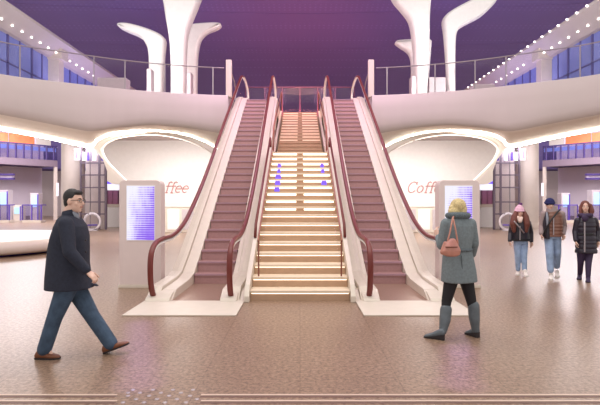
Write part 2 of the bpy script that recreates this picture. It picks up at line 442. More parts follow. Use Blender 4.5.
# ------------------------------------------------------------------ upper glazed side walls
wn = 1
for s in (-1,1):
    w_ = SIDE[s]; X = s*14.0
    # eave beam: deep sloping soffit
    poly = [(X-s*.0,10.55),(X-s*.9,10.62),(X-s*.95,10.45),(X-s*.15,9.72),(X+s*.5,9.6),(X+s*.5,10.8)]
    mb = MB(); vs=[]; 
    MB().prismY(poly, 16, 41).build('trim_%d'%(10+s), M['fascia'], kind='structure')
    # sill wall under windows
    MB().box((X,20,6.6),(X+s*.2,41,7.0)).build('trim_%d'%(14+s), M['fascia'], kind='structure')
    yy = 19.0
    while yy < 40.5:
        y2 = yy+2.1
        fr = MB(); fr.box((X,yy,7.0),(X+s*.12,yy+.14,9.7)); fr.box((X,yy+1.04,7.0),(X+s*.1,yy+1.1,9.7)); fr.box((X,yy,8.3),(X+s*.1,y2,8.36))
        f = fr.build('window_%d'%wn, M['mullion'], kind='structure'); wn += 1
        MB().box((X+s*.05,yy,7.0),(X+s*.08,y2,9.7)).build('window_pane', M['winblue'], f)
        yy = y2
    # pillars
    for yy in (27.3,38.5):
        c = MB(); c.box((X-s*.55,yy-.25,5.66),(X+s*.1,yy+.35,9.85))
        c.box((X-s*.75,yy-.35,9.6),(X+s*.1,yy+.45,10.2))
        c.build('gallery_pillar', M['cream'], bevel=.03, label='%s cream pillar with a block head carrying the %s eave beam'%('nearer' if yy<30 else 'farther', w_), cat='pillar')
    # bulbs
    k0 = 0
    rows = [(-.45,9.98,.048)] if s < 0 else [(-.98,10.58,.05),(-.45,9.98,.048)]
    for ri,(off,z,rad) in enumerate(rows):
        for k in range(21):
            y = 21.2+k*.82
            if s > 0 and ri == 1 and k in (9,): continue
            b = MB().ell((X+s*off,y,z-.03), rad, rad, rad*.8, n=10)
            lab = {(-1,0):'small round bulb in the row under the left eave beam',(1,0):'small round bulb in the outer row along the right eave beam edge',(1,1):'small round bulb in the lower row under the right eave soffit'}[(s,ri)]
            b.build('eave_bulb', M['bulb'], label=lab, cat='light', group=lab.replace('small round bulb','bulbs'), smooth=True)

# ------------------------------------------------------------------ flared white columns on the gallery
def flared(pts, D, depth, name_label, s=0):
    poly = [P(x,y,D) for x,y in pts]
    c = sum(poly, Vector())/len(poly)
    mb = MB(); n = len(poly)
    rings = [(-depth/2,.80),(-depth/2*.75,.95),(-depth*.12,1),(depth*.12,1),(depth/2*.75,.95),(depth/2,.80)]
    # inset along 2-D normals
    def inset(k):
        out = []
        for i,p in enumerate(poly):
            a = poly[i-1]; b = poly[(i+1)%n]; d = (b-a); d.y = 0
            if d.length < 1e-6: d = V(1,0,0)
            d.normalize(); nn = V(-d.z,0,d.x)
            out.append(p+nn*k*sgn)
        return out
    area = sum(poly[i].x*poly[(i+1)%n].z-poly[(i+1)%n].x*poly[i].z for i in range(n))
    sgn = 1 if area > 0 else -1
    loops = [(-depth/2,.12),(-depth*.42,.045),(-depth*.28,0),(depth*.28,0),(depth*.42,.045),(depth/2,.12)]
    for dy,k in loops:
        mb.v += [q+V(0,dy,0) for q in inset(k)]
    m = len(loops)
    for i in range(m-1):
        for k in range(n): mb.f.append((i*n+k,i*n+(k+1)%n,(i+1)*n+(k+1)%n,(i+1)*n+k))
    mb.f += [list(range(n)), [(m-1)*n+k for k in range(n)][::-1]]; mb.mi = [0]*len(mb.f)
    o = mb.build('flared_column', M['white'], label=name_label, cat='column')
    for p in o.data.polygons: p.use_smooth = len(p.vertices) == 4
    return o
def sm(pts, n=4):
    q = spline([V(a,b,0) for a,b in pts], n); return [(p.x,p.y) for p in q]
def zb(D): return CY-(Z2+.01-EYE)*F/D
D=24.5; b=zb(D)
flared(sm([(163.5,b),(163,91),(164.3,60),(166,42)])+sm([(165,38.5),(160,34.5),(147,29),(131,24.5),(121,23.8),(118.3,25.2),(120,28),(128,32.2),(141,38),(147,45.5),(149.5,57),(150.2,91),(150.2,b)]), D, .6, 'white column on the left gallery with its leaf-shaped arm pointing left')
D=23; b=zb(D)
flared(sm([(185.5,b),(185.5,92),(186,60),(187.5,37),(191.7,22),(197,9),(203,-6),(214,-30)])+sm([(150,-34),(158,-16),(163.8,0),(167,20),(170.3,40),(171.7,60),(172,92),(172,b)]), D, .8, 'tallest white column on the left gallery flaring up out of view')
D=25.5; b=zb(D)
flared(sm([(197,b),(197,92),(197.6,60),(200.5,42),(207,34),(217,29.7),(221,26.5),(220,24),(211,23.5),(196,24.5)])+sm([(189,26),(187.5,40),(187,60),(187,92),(187,b)]), D, .6, 'white column on the left gallery with its short arm pointing right')
D=23; b=zb(D)
flared(sm([(415,b),(415,92),(414,60),(412.5,40),(409,22),(400.5,10),(392.5,0),(384,-20)])+sm([(434,-24),(430,0),(428.6,20),(428.4,40),(427,70),(426,92),(426,b)]), D, .8, 'tallest white column on the right gallery flaring up out of view')
D=25.5; b=zb(D)
flared(sm([(412,b),(411.5,90),(411.3,65),(408.5,54),(400.5,48),(395.5,44),(396.5,41.5),(404,40.5),(420,39.8),(429,40)])+sm([(431,42),(430,55),(428.5,75),(428,92),(428,b)]), D, .6, 'white column on the right gallery with a short arm pointing left at the escalators')
D=24.5; b=zb(D)
flared(sm([(447,b),(447,90),(446,60),(444,35),(442.5,21),(448.5,13),(467,2.5),(484,-5),(494,-8)])+sm([(497,-4),(494,4),(481,16.5),(466,24.5),(458,30),(455,38),(454.4,60),(454.4,90),(454.4,b)]), D, .6, 'white column on the right gallery with a long arm rising to the right')
# small cabinets standing on the gallery
def cabinet(x0,x1,y0,D,lab):
    a = P(x0,y0,D); b2 = P(x1,y0,D)
    mb = MB().box((a.x,D,Z2),(b2.x,D+.5,a.z)); mb.build('gallery_cabinet', M['planter'], label=lab, cat='cabinet', bevel=.03)
cabinet(97,126,77.5,18.6,'wide low cream cabinet on the left gallery by the railing')
cabinet(146.5,151,68.5,22.5,'slim cream cabinet in front of the left-pointing white column')
cabinet(187,191,72,21.5,'slim cream cabinet beside the foot of the tallest left column')
cabinet(429,446,77,23.5,'cream cabinet between two white columns on the right gallery')
cabinet(411.5,416,76,21.8,'slim cream cabinet beside the foot of the tallest right column')
cabinet(474,495,84,18.6,'wide low cream cabinet on the right gallery by the railing')
# glass screen behind the stair head
t = thing('glass_screen', (0,24.2,Z2), 'clear glass screen with thin pink frame behind the stair head', 'screen')
MB().box((-2.7,24.2,Z2),(2.7,24.22,7.35)).build('glass_panel', M['glass'], t)
pk = mat('rose_steel', (96,48,72), .4, metal=.4)
MB().box((-2.75,24.17,7.35),(2.75,24.24,7.39)).build('top_rail', pk, t)
for x in (-2.7,-1.75,-.88,0,.88,1.75,2.7): MB().box((x-.02,24.17,Z2),(x+.02,24.24,7.35)).build('post', pk, t)

# ------------------------------------------------------------------ escalators
DB, DT, NS = 9.58, 19.38, 28
SL = Z2/(DT-DB)
def sz(D): return max(0, min(Z2, (D-DB)*SL))
HR = [(8.22,.03),(8.02,.07),(7.88,.28),(7.84,.60),(7.92,.82),(8.15,.945),(8.6,.985),(9.2,1.0),(9.86,1.12),(10.6,1.38),(11.86,2.0),(13.3,2.82),(14.8,3.75),(19.3,6.42),(20.2,6.87),(20.8,7.0)]
HR2 = [(20.8,7.0),(21.6,6.98),(22.3,6.85),(22.65,6.6),(22.65,6.3),(22.4,6.0)]
for s in (-1,1):
    w_ = SIDE[s]
    t = thing('escalator', (s*1.72,7.4,0), '%s escalator with dark red handrails rising to the gallery, %s of the central stairs'%(w_,w_), 'escalator')
    xs = lambda x: s*x
    # steps
    rise = Z2/NS; dep = (DT-DB)/NS
    for k in range(NS):
        d0 = DB+k*dep; z = rise*(k+1)
        mb = MB(); mb.prismX([(d0,z-rise),(d0+.02,z-.05),(d0,z-.045),(d0,z),(d0+dep+.03,z),(d0+dep+.03,z-rise-.02)], xs(1.33), xs(2.09))
        mb.cur = 1; mb.box((xs(1.33),d0-.006,z-.028),(xs(2.09),d0+.05,z+.004))
        mb.build('step', [M['step'],M['stepnose']], t)
    # apron and landing plates
    mb = MB()
    mb.box((xs(.91),6.91,0),(xs(2.54),7.93,.018)); mb.box((xs(.91),7.93,0),(xs(1.30),9.0,.018)); mb.box((xs(2.12),7.93,0),(xs(2.54),9.0,.018))
    mb.build('apron_plate', M['cream'], t, bevel=.006)
    MB().box((xs(1.30),7.93,0),(xs(2.12),DB,.014)).build('landing_plate', M['plate'], t)
    MB().box((xs(1.33),DT+dep*.0+.02,Z2-.2),(xs(2.09),DT+1.9,Z2+.01)).build('upper_landing_plate', M['plate'], t)
    # decks with skirts (solid balustrade bases)
    def deck(x0,x1,extra,name):
        up = [(7.93,.0),(7.99,.03),(8.25,.15+extra),(9.25,.17+extra),(9.6,.22+extra),(10.2,.52+extra)]
        top = up+[(19.2,(19.2-DB)*SL+.13+extra),(19.9,Z2+.25+extra),(22.8,Z2+.25+extra),(22.8,Z2-.35),(19.6,Z2-.5),(11.2,0)]
        MB().prismX(top, xs(x0), xs(x1)).build(name, M['cream'], t, bevel=.012)
    deck(2.10,2.33,0,'inner_deck'); deck(2.335,2.54,.05,'outer_deck')
    deck(1.23,1.32,0,'inner_deck'); deck(1.0,1.225,.05,'outer_deck')
    deck(.915,.995,-.02,'outer_skirt')
    # front nose blocks under the newels
    for x0,x1 in ((1.03,1.3),(2.12,2.52)):
        MB().prismX([(7.86,.018),(8.2,.018),(8.2,.14),(8.04,.11),(7.9,.06)], xs(x0), xs(x1)).build('newel_base', M['cream'], t, bevel=.01)
    for x in (1.14,2.42):
        path = spline([V(xs(x),a,b) for a,b in HR], 6)
        path2 = spline([V(xs(x),a,b) for a,b in HR2], 6)
        hr = MB().tube(path, .035, 12, wx=.048).build('handrail', M['hand'], t, smooth=True)
        MB().tube(path2, .034, 12, wx=.05).build('lit_handrail_end', M['cream'], t, smooth=True, label='curved end of the handrail at the top, painted pale for bright light')  # handrail end painted pale where strong light whitens it
        # guide profile just inside the rail
        def off(pts, k):
            out = []
            for i,p in enumerate(pts):
                d = (pts[min(i+1,len(pts)-1)]-pts[max(i-1,0)]).normalized()
                out.append(p+V(0,d.z,-d.y)*k)
            return out
        full = path+path2[1:]
        g = off(full, .058)
        MB().tube(g, .022, 8, wx=.036).build('handrail_guide', M['white'], t, smooth=True)
        # glass
        g2 = off(full, .075)
        top = [(p.y,p.z) for p in g2]
        top = [q for q in top]
        base = [(22.4,Z2+.2),(19.9,Z2+.2),(19.2,(19.2-DB)*SL+.08),(10.2,.46),(9.6,.16),(8.35,.1)]
        MB().prismX(top+base, xs(x)-.006, xs(x)+.006).build('glass_panel', M['glass'], t)

# ------------------------------------------------------------------ central stairs
t = thing('staircase', (0,8.0,0), 'wide central staircase with added glow strips for its bright step gaps between the two escalators', 'stairs')
steps = []
r1, t1 = .17, .347
for k in range(1,19): steps.append((8.0+(k-1)*t1, r1*k, k))
LD = 8.0+18*t1
n2 = 15; r2 = (Z2-3.06)/n2; t2 = .42
for k in range(1,n2+1): steps.append((LD+1.6+(k-1)*t2, 3.06+r2*k, 18+k))
HW = .82
for (d,z,k) in steps:
    r = r1 if k <= 18 else r2; tt = t1 if k <= 18 else t2
    dep = tt+.04 if k not in (18,33) else (1.64 if k == 18 else .95)
    w = HW if k <= 18 else .76
    mb = MB(); mb.box((-w,d,z-r-.03),(w,d+dep,z-.04))
    mb.cur = 1; mb.box((-w,d-.03,z-.04),(w,d+dep,z))
    o = mb.build('step', [M['stairriser'],M['stair'] if k <= 18 else M['stairriser']], t, bevel=0)
    if k < 9: MB().box((-w+.02,d-.018,z-.052),(w-.02,d-.002,z-.04)).build('glow_strip', M['riserglow'], o)  # glowing strip stands for the soft light at the step nose
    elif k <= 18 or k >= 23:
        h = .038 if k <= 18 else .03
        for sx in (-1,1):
            MB().box((sx*.09,d-.016,z-.045-h),(sx*(w-.03 if k>18 else w-.05),d-.001,z-.042)).build('glow_strip', M['riserglow'] if k <= 18 else M['riserglowdim'], o)  # glow strips stand for bright background showing between the steps
# stringers
for s in (-1,1):
    pl = [(7.85,0),(7.85,.1),(8.0,.27),(LD-.2,3.06+.16),(LD+1.5,3.22),(LD+1.6+n2*t2,Z2+.15),(LD+1.6+n2*t2,Z2-.44),(LD+1.7,2.6),(LD,2.6),(9.2,0)]
    MB().prismX(pl, s*.825, s*.905).build('stringer', M['cream'], t, bevel=.006)
    # glass balustrade of the lower flight
    a,b_ = (8.2,.34),(LD-.3,3.2)
    MB().prismX([(a[0],a[1]),(b_[0],b_[1]-.1),(b_[0],b_[1]+.0),(b_[0]-.3,b_[1]+.45),(a[0]+.4,a[1]+.9),(a[0],a[1]+.75)], s*.70, s*.708).build('glass_balustrade', M['glass'], t)
    MB().tube(spline([V(s*.70,a[0]+.02,a[1]+.03),V(s*.70,a[0]+.02,a[1]+.6),V(s*.70,a[0]+.4,a[1]+.9),V(s*.70,b_[0]-.3,b_[1]+.45)],6), .014, 8).build('stair_rail', M['bronze'], t, smooth=True)
    MB().tube([V(s*.865,9.35,.95),V(s*.865,9.5,1.2),V(s*.865,LD-.1,3.5),V(s*.865,LD+.05,3.25)], .028, 8).build('stair_rail', M['hand'], t, smooth=True)
    MB().tube([V(s*.85,LD+1.2,3.2),V(s*.85,LD+1.4,4.05),V(s*.85,LD+1.6+n2*t2,Z2+1.0),V(s*.85,LD+1.8+n2*t2,Z2+1.0),V(s*.85,LD+1.8+n2*t2,Z2)], .025, 8).build('stair_rail', M['bronze'], t, smooth=True)
# glowing violet squares stand for violet shapes seen through the risers
for sx in (-1,1):
    for (d,z,k) in steps:
        if (sx<0 and 12 <= k <= 16) or (sx>0 and k in (13,15,16)):
            x = sx*(.56 if sx<0 else .60); w = .03+.006*(17-k)+.02*((k*7)%3)/2
            MB().box((x-w,d-.024,z-.15),(x+w,d-.018,z-.045)).build('violet_glimpse', M['violetlight'], label='small glowing violet square for shapes seen through the stair risers, %s side'%SIDE[sx], cat='glimpse', group='violet squares on the %s of the stair risers'%SIDE[sx])

# ------------------------------------------------------------------ cafe alcoves under the gallery
PR = [((129,184),(128,184.5)),((127,182.5),(112,184)),((118,174),(107,181)),((110,166),(107,171)),((103.5,158),(103,160)),((100,150),(93,147)),((101,146),(94,142)),((107,141),(101,137)),((118,137),(114,133)),((135,134.5),(133,131.5)),((155,134),(152,131)),
      ((175,137),(175,133)),((190,141.5),(192,137)),((204,148),(207,143)),((213,155),(219,150)),((215,163),(224,160)),((210,178),(224,180)),((206,187),(224,190))]
inn = [a for a,b in PR]; out = [b for a,b in PR]
def letters():
    # italic strokes in unit boxes: (polyline, advance)
    def arc(cx,cy,rx,ry,a0,a1,n=18): return [(cx+rx*math.cos(math.radians(a0+(a1-a0)*i/n)), cy+ry*math.sin(math.radians(a0+(a1-a0)*i/n))) for i in range(n+1)]
    C = [arc(.42,.5,.38,.5,45,320), [(.69,.85),(.74,1.0)], [(.69,.85),(.74,.72)]]
    o = [arc(.27,.32,.25,.32,0,360)]
    f = [arc(.36,.85,.14,.15,20,180)+[(.22,-.02)], [(.05,.6),(.45,.6)], [(.12,-.02),(.34,-.02)]]
    e = [[(.04,.34),(.5,.34)]+arc(.27,.32,.25,.32,5,310)]
    return [(C,.88),(o,.62),(f,.46),(f,.5),(e,.62),(e,.6)]
for s in (-1,1):
    w_ = SIDE[s]
    DA = 18.75
    I = spline([mir(s,P(x,y,DA)) for x,y in inn], 4); O = [mir(s,P(x,y,DA)) for x,y in out]
    O2 = []
    for i in range(len(O)-1):
        for k in range(4): O2.append(O[i].lerp(O[i+1],k/4))
    O = O2+[O[-1]]; n = len(I); c = sum(I, Vector())/n
    loops = [[p+V(0,.35,0) for p in O], [p+V(0,.01,0) for p in O], [a.lerp(b2,.82) for a,b2 in zip(O,I)], [p+V(0,.02,0) for p in I],
             [p.lerp(c,.012)+V(0,.10,0) for p in I],[p.lerp(c,-.03)+V(0,.5,0) for p in I],[p.lerp(c,-.04)+V(0,.5,0) for p in I]]
    mb = MB()
    for L_ in loops: mb.v += L_
    for i in range(len(loops)-1):
        for k in range(n-1): mb.f.append((i*n+k,i*n+k+1,(i+1)*n+k+1,(i+1)*n+k))
    mb.mi = [0]*len(mb.f)
    sh = mb.build('wall_alcove_'+w_, M['soffit'], kind='structure', smooth=True)
    for p in sh.data.polygons:
        if abs(p.normal.y) > .93: p.use_smooth = False
    gl = [p.lerp(c,-.015)+V(0,.22,0) for p in I]
    MB().tube(gl, .035, 6).build('rim_glow', M['rimglow'], sh)  # glowing tube stands for the shaded inner edge line
    # room behind
    DBK = 28.0
    xa, xb = -10.35, -2.72
    wp = [(x,y) for x,y in ((98,150),(101,157),(111,172),(126,181.5))]
    wp = [V((x-CX)*DBK/F,0,EYE-(y-CY)*DBK/F) for x,y in wp]
    wp = [(xb,0),(xb,5.2),(wp[0].x,5.2)]+[(q.x,q.z) for q in wp]+[(wp[-1].x,0)]
    wl = MB(); wl.prismY([(q[0]*(-s),q[1]) for q in wp], DBK, DBK+.2)
    wl.build('wall_cafe_'+w_, M['white'], kind='structure')
    MB().box(mir(s,V(xb-.12,20.2,0)), mir(s,V(xb,DBK,5.2))).build('wall_cafe_side_'+w_, M['white'], kind='structure')
    # sign
    x0 = 147.5 if s < 0 else 406.5
    sg = P(x0,192.5,DBK-.03); h = 10.5*DBK/F
    st = thing('cafe_sign', sg+V(1.4,0,0), 'rose italic Coffee lettering on the white wall of the %s cafe'%w_, 'sign')
    adv = 0; hh = h; kx = .62 if s<0 else .62
    kx = hh*1.05
    for strokes, a in letters():
        mb = MB()
        for pl in strokes:
            mb.tube([sg+V((adv+x)*kx+.3*y*hh, -.02, y*hh) for x,y in pl], .032, 6)
        mb.build('letter', M['letter'], st)
        adv += a
    # counter
    DCn = 26.3
    a = mir(s, P(133,205.6,DCn)); b2 = mir(s, P(216,205.6,DCn))
    ct = thing('cafe_counter', V((a.x+b2.x)/2,DCn,0), 'long white counter standing inside the %s cafe alcove'%w_, 'counter')
    x0_, x1_ = sorted((a.x,b2.x))
    MB().box((x0_,DCn+.06,0),(x1_,DCn+.7,a.z-.06)).build('body', M['cream'], ct, bevel=.02)
    MB().box((x0_-.05,DCn,a.z-.06),(x1_+.05,DCn+.75,a.z)).build('worktop', M['white'], ct, bevel=.01)
    for q in range(5):
        xx = x0_+.3+q*(x1_-x0_-.6)/5
        MB().box((xx,DCn+.02,.15),(xx+(x1_-x0_)/7,DCn+.06,a.z-.2)).build('front_panel', M['planter'] if q%2 else M['white'], ct)

# ------------------------------------------------------------------ display stands
for s in (-1,1):
    w_ = SIDE[s]; D = 9.2
    xl = (119-CX)*D/F if s<0 else (439-CX)*D/F; xr = (161-CX)*D/F if s<0 else (480-CX)*D/F
    zt = EYE+22.5*D/F
    lab = 'pale information stand with violet timetable screen, %s'%('left of the left escalator' if s<0 else 'in front of the woman in the grey coat')
    t = thing('information_stand', ((xl+xr)/2,D+.15,0), lab, 'display stand')
    r = .1; poly = [(xl,.06),(xr,.06)]
    for a in range(0,91,15): poly.append((xr-r+r*math.cos(math.radians(a)), zt-r+r*math.sin(math.radians(a))))
    for a in range(90,181,15): poly.append((xl+r+r*math.cos(math.radians(a)), zt-r+r*math.sin(math.radians(a))))
    MB().prismY(poly, D, D+.28).build('housing', M['standl'], t, bevel=.012)
    MB().box((xl-.01,D-.02,0),(xr+.01,D+.3,.06)).build('plinth', M['cream'], t, bevel=.008)
    sxl = (127-CX)*D/F if s<0 else (445-CX)*D/F; sxr = (154.5-CX)*D/F if s<0 else (472-CX)*D/F
    z1 = EYE-(186-CY)*D/F; z0 = EYE-(240-CY)*D/F
    MB().box((sxl-.012,D-.008,z0-.012),(sxr+.012,D-.001,z1+.012)).build('bezel', M['white'], t)
    MB().box((sxl,D-.012,z0),(sxr,D-.009,z1)).build('screen', M['screen'], t)

# ------------------------------------------------------------------ far sides under the gallery
for s in (-1,1):
    w_ = SIDE[s]
    def B(x0,x1,y0,y1,D,dd=.4): a = mir(s,P(x0,y0,D)); b2 = mir(s,P(x1,y1,D)); return a+V(0,0,0), b2+V(0,dd,0)
    # pillar
    D = 30.5; a = mir(s,P(57,150,D)); b2 = mir(s,P(79,150,D)); 
    cx = (a.x+b2.x)/2; hw = abs(b2.x-a.x)/2
    t = thing('pillar', (cx,D+hw,0), 'broad beige pillar under the %s gallery beside the lift tower'%w_, 'pillar')
    MB().lathe((cx,D+hw,0), [(hw,0),(hw,5.6)], 40).build('shaft', M['pillar'], t, smooth=False)
    MB().lathe((cx,D+hw,0), [(hw+.04,0),(hw+.04,.25),(hw+.01,.27)], 40).build('base', M['pillar'], t)
    a = mir(s,P(56.4,183,D-.1)); b2 = mir(s,P(58,196,D-.1))
    MB().box(a, b2+V(0,.08,0)).build('wall_lamp', M['lightbox'], label='narrow upright white lamp on the edge of the %s pillar'%w_, cat='lamp')
    # lift tower
    D = 29.0; t = thing('lift_tower', mir(s,P(94,202,D))*1, 'glazed lift tower with dark steel frame under the %s gallery'%w_, 'lift tower')
    o_ = ORG[t.name]
    xa = mir(s,P(80.5,200,D)).x; xb = mir(s,P(105.5,200,D)).x; xm = mir(s,P(99,200,D)).x
    for x in (xa,xm,xb,(xa+xm)/2*1.0):
        wd = .05 if x != (xa+xm)/2 else .02
        MB().box((x-wd,D,0),(x+wd,D+.1,5.15)).build('upright', M['darksteel'] if wd>.03 else M['steel'], t)
    for x in (xa,xb-(-s)*(-1)*.0+ s*.3): MB().box((x-.05,D+.8,0),(x+.05,D+.9,5.15)).build('upright', M['darksteel'], t)
    for y in (163,175,187.5,202,214):
        z = EYE-(y-CY)*D/F
        MB().box((min(xa,xb),D-.02,z-.04),(max(xa,xb),D+.08,z+.04)).build('crossbar', M['darksteel'], t)
    MB().box((min(xa,xb),D+.04,0),(max(xa,xb),D+.055,5.15)).build('glass_panel', M['glass'], t)
    MB().box((xa,D+.68,0),(xb+s*.35,D+.78,5.1)).build('back_panel', M['wallbeige'], t)
    for k,(x0,x1) in enumerate(((82,84.5),(87,90),(92.5,95),(101,104))):
        a,b2 = B(x0,x1,152,160.5,D+.2,.2)
        MB().box(a,b2).build('lit_panel', M['lightbox'] if k%2==0 else M['purple'], t)
    # tall banner between pillar and tower
    a,b2 = B(74.5,79.5,148.5,160,28.6,.06)
    bo = MB().box(a,b2).build('hanging_banner', M['lightbox'], label='small blue-white hanging sign at the top of the %s pillar'%w_, cat='sign')
    bx = MB().box(a+V(.05 if s<0 else -.05,-.02,-.05), V((a.x+b2.x)/2,28.59,b2.z+.1)); bx.build('printed_panel', M['violetlight'], bo)
    # shop front behind: violet fascia, maroon cabinets, counter, ring
    D = 34.0
    t = thing('distant_shop', mir(s,P(113,222,D)), 'distant shop front with violet lit header and maroon panels beyond the %s cafe'%w_, 'shop front')
    a,b2 = B(99,134,179,184,D); MB().box(a,b2).build('header', M['violetlight'], t)
    a,b2 = B(99,134,184,190,D); MB().box(a,b2).build('light_band', M['lightbox'], t)
    a,b2 = B(97,134,165,179,D+.1); MB().box(a,b2).build('upper_wall', M['wallbeige'], t)
    a,b2 = B(97,134,190,210,D+1.2); MB().box(a,b2).build('back_wall', M['wallbeige'], t)
    for x0,x1 in ((104.5,107.5),(108,112.5),(113,117.5)):
        a,b2 = B(x0,x1,190.5,204,D+.8,.3); MB().box(a,b2).build('maroon_panel', M['maroon'], t)
    a,b2 = B(99,134,204,224,D+1.0,.1); b2.z = 0; MB().box(a,b2).build('base_wall', M['cream'], t)
    D = 31.5
    a,b2 = B(106.5,124,205,229,D,.8); b2.z = 0
    t = thing('sales_counter', V((a.x+b2.x)/2,D,0), 'white block counter in front of the %s distant shop'%w_, 'counter')
    MB().box(a+V(0,0,-.14),b2).build('body', M['white'], t, bevel=.02)
    MB().box(a+V(.06*s,-.05,0)+V(0,0,0),V(b2.x,b2.y,a.z-.13)).build('worktop', M['cream'], t, bevel=.01)
    D = 28.9; c = mir(s,P(101,219.5,D)); R_ = 8.0*D/F
    c = V(mir(s,P(100,219.5,D)).x, 27.8, 0); R_=.46
    pts = [c+V(R_*math.cos(q/24*6.2832),0,R_+.06+R_*math.sin(q/24*6.2832)) for q in range(24)]
    t = thing('ring_seat', c, 'white upright ring seat on the floor near the %s distant counter'%w_, 'seat')
    MB().tube(pts, .075, 8, closed=True).build('ring', M['ringw'], t, smooth=True)
    MB().box(c+V(-.3,-.12,0),c+V(.3,.12,.05)).build('foot', M['ringw'], t)
    MB().lathe(c+V(0,.0,.3), [(.28,0),(.28,.06)], 24).build('cushion', M['purple'], t)
    # mezzanine at far side
    t = thing('mezzanine', mir(s, V(-24,43.5,0)), 'distant %s mezzanine deck with violet glass parapet'%w_, 'mezzanine')
    def W(px,py,D): return mir(s,P(px,py,D))
    def quad_slab(p, q, zt_, zb_, th, name, m, par=t):
        # upright slab along p->q (xy), between heights
        d = (q-p); d.z = 0; d.normalize(); nn = V(-d.y,d.x,0)*th
        if nn.y < 0: nn = -nn
        vs = [V(p.x,p.y,zb_[0]),V(q.x,q.y,zb_[1]),V(q.x,q.y,zt_[1]),V(p.x,p.y,zt_[0])]
        vs += [v+nn for v in vs]
        return MB().add(vs,[(0,1,2,3),(7,6,5,4),(0,4,5,1),(1,5,6,2),(2,6,7,3),(3,7,4,0)]).build(name, m, par)
    p = W(-60,150,38.5); q = W(57.5,150,45.5)
    def zz(px,py,D): return EYE-(py-CY)*D/F
    Dp,Dq = 38.5,45.5
    ztop = zz(57.5,160.5,Dq); zbot = zz(57.5,167,Dq)
    d_ = (q-p).normalized(); nrm = V(-d_.y,d_.x,0); nrm = nrm if nrm.y > 0 else -nrm
    quad_slab(p,q,(ztop,ztop),(zbot,zbot),.3,'edge_beam',M['slab'])
    # deck behind beam
    pp = [p+nrm*.3,q+nrm*.3,q+nrm*6,p+nrm*6]
    MB().prismZ([(v.x,v.y) for v in pp], zbot+.05, ztop-.05).build('deck', M['darkpurple'], t)
    zg = ztop+1.25
    quad_slab(p+nrm*.05,q+nrm*.05,(zg,zg),(ztop,ztop),.02,'glass_parapet',M['glass2'])
    quad_slab(p+nrm*.02,q+nrm*.02,(zg+.1,zg+.1),(zg,zg),.08,'top_rail',M['darkpurple'])
    quad_slab(p+nrm*.3,q+nrm*.3,(zg-.1,zg-.1),(zg-.45,zg-.45),.04,'blue_band',mat('sky_band',(150,175,235),.5,emit=(160,185,240),es=.35))
    for k in range(14):
        c = p.lerp(q,(k+.5)/14)
        MB().box(c+V(-.06,-.05,ztop-c.z),c+V(.06,.05,zg-c.z)).build('post', M['darkpurple'], t)
    # rear wall of mezzanine with orange boards
    quad_slab(p+nrm*3.5,q+nrm*3.5+ (q-p)*.02,(zg+3.2,zg+3.2),(ztop,ztop),.2,'rear_wall',M['walllilac'])
    cc = [(.50,.60),(.62,.78),(.79,.90)]
    for k,(u0,u1) in enumerate(((.36,.56),(.57,.80))):
        a = p.lerp(q,u0)+nrm*.55; b2 = p.lerp(q,u1)+nrm*.55
        so = quad_slab(a,b2,(zg+.95,zg+.95),(zg+.15,zg+.15),.1,'shop_signboard',M['orange'],None)
        tag(so,'%s orange signboard above the %s mezzanine parapet'%('outer' if k==0 else 'inner',w_),'sign')
    a = p.lerp(q,.82)+nrm*.55; b2 = p.lerp(q,.96)+nrm*.55
    so = quad_slab(a,b2,(zg+.75,zg+.75),(zg+.12,zg+.12),.1,'shop_signboard',M['cream'],None)
    tag(so,'pale cream signboard above the %s mezzanine, next to the pillar'%w_,'sign')
    # wall beneath
    quad_slab(p+nrm*3.0,q+nrm*3.4,(zbot+.1,zbot+.1),(0,0),.2,'lower_wall',M['walllilac'])
    quad_slab(p+nrm*2.9,q+nrm*3.3,(.35,.35),(0,0),.1,'skirting',M['slab'])
    quad_slab(q-d_*.25+nrm*.02,q+nrm*.02,(zbot,zbot),(0,0),.25,'support',M['pillar'])
    # dark bars (upper left)
    a,b2 = B(-6,13,173.5,175.5,40.5,.3); 
    t2_ = thing('ventilation_grille', (a.x,40.6,a.z-1), 'dark slatted grille high on the %s lower wall at the picture edge'%w_, 'grille')
    MB().box(a,b2).build('slat', M['darkpurple'], t2_)
    a,b2 = B(-6,13,177.5,179.7,40.5,.3); MB().box(a,b2).build('slat', M['darkpurple'], t2_)
    a,b2 = B(-6,13,175.5,177.5,40.6,.15); MB().box(a,b2).build('backing', M['walllilac'], t2_)
    # ticket machines and low glass cases
    specs = [(-1,8,190,218,'white_m'),(13,21,205,217,'blue_m'),(30,38.5,193,216,'white_m')]
    for k,(x0,x1,y0,y1,_) in enumerate(specs):
        D = 40.5+k*.6; a,b2 = B(x0,x1,y0,y1,D,.7); b2.z = 0
        nm = ['tall ticket machine with blue screen at the %s picture edge','low ticket machine with pale blue screen left of the glass case','tall white ticket machine beside the glass case'][k]
        tt_ = thing('ticket_machine', V((a.x+b2.x)/2,D,0), (nm%w_ if k==0 else nm+', %s side'%w_), 'machine')
        MB().box(a,b2).build('cabinet', M['planter'] if k!=1 else M['cream'], tt_, bevel=.02)
        w2 = abs(b2.x-a.x); xm = (a.x+b2.x)/2
        MB().box((xm-w2*.32,D-.03,a.z-.2),(xm+w2*.32,D-.01,a.z-(.2+.45*(a.z-.2)))).build('screen', mat('cyan_screen%d%d'%(k,s),(170,215,250),.4,emit=(170,215,255),es=.35), tt_)
        MB().box((xm+w2*.36,D-.02,.1),(xm+w2*.5,D-.005,a.z-.1)).build('side_stripe', M['purple'], tt_)
    D = 38.9
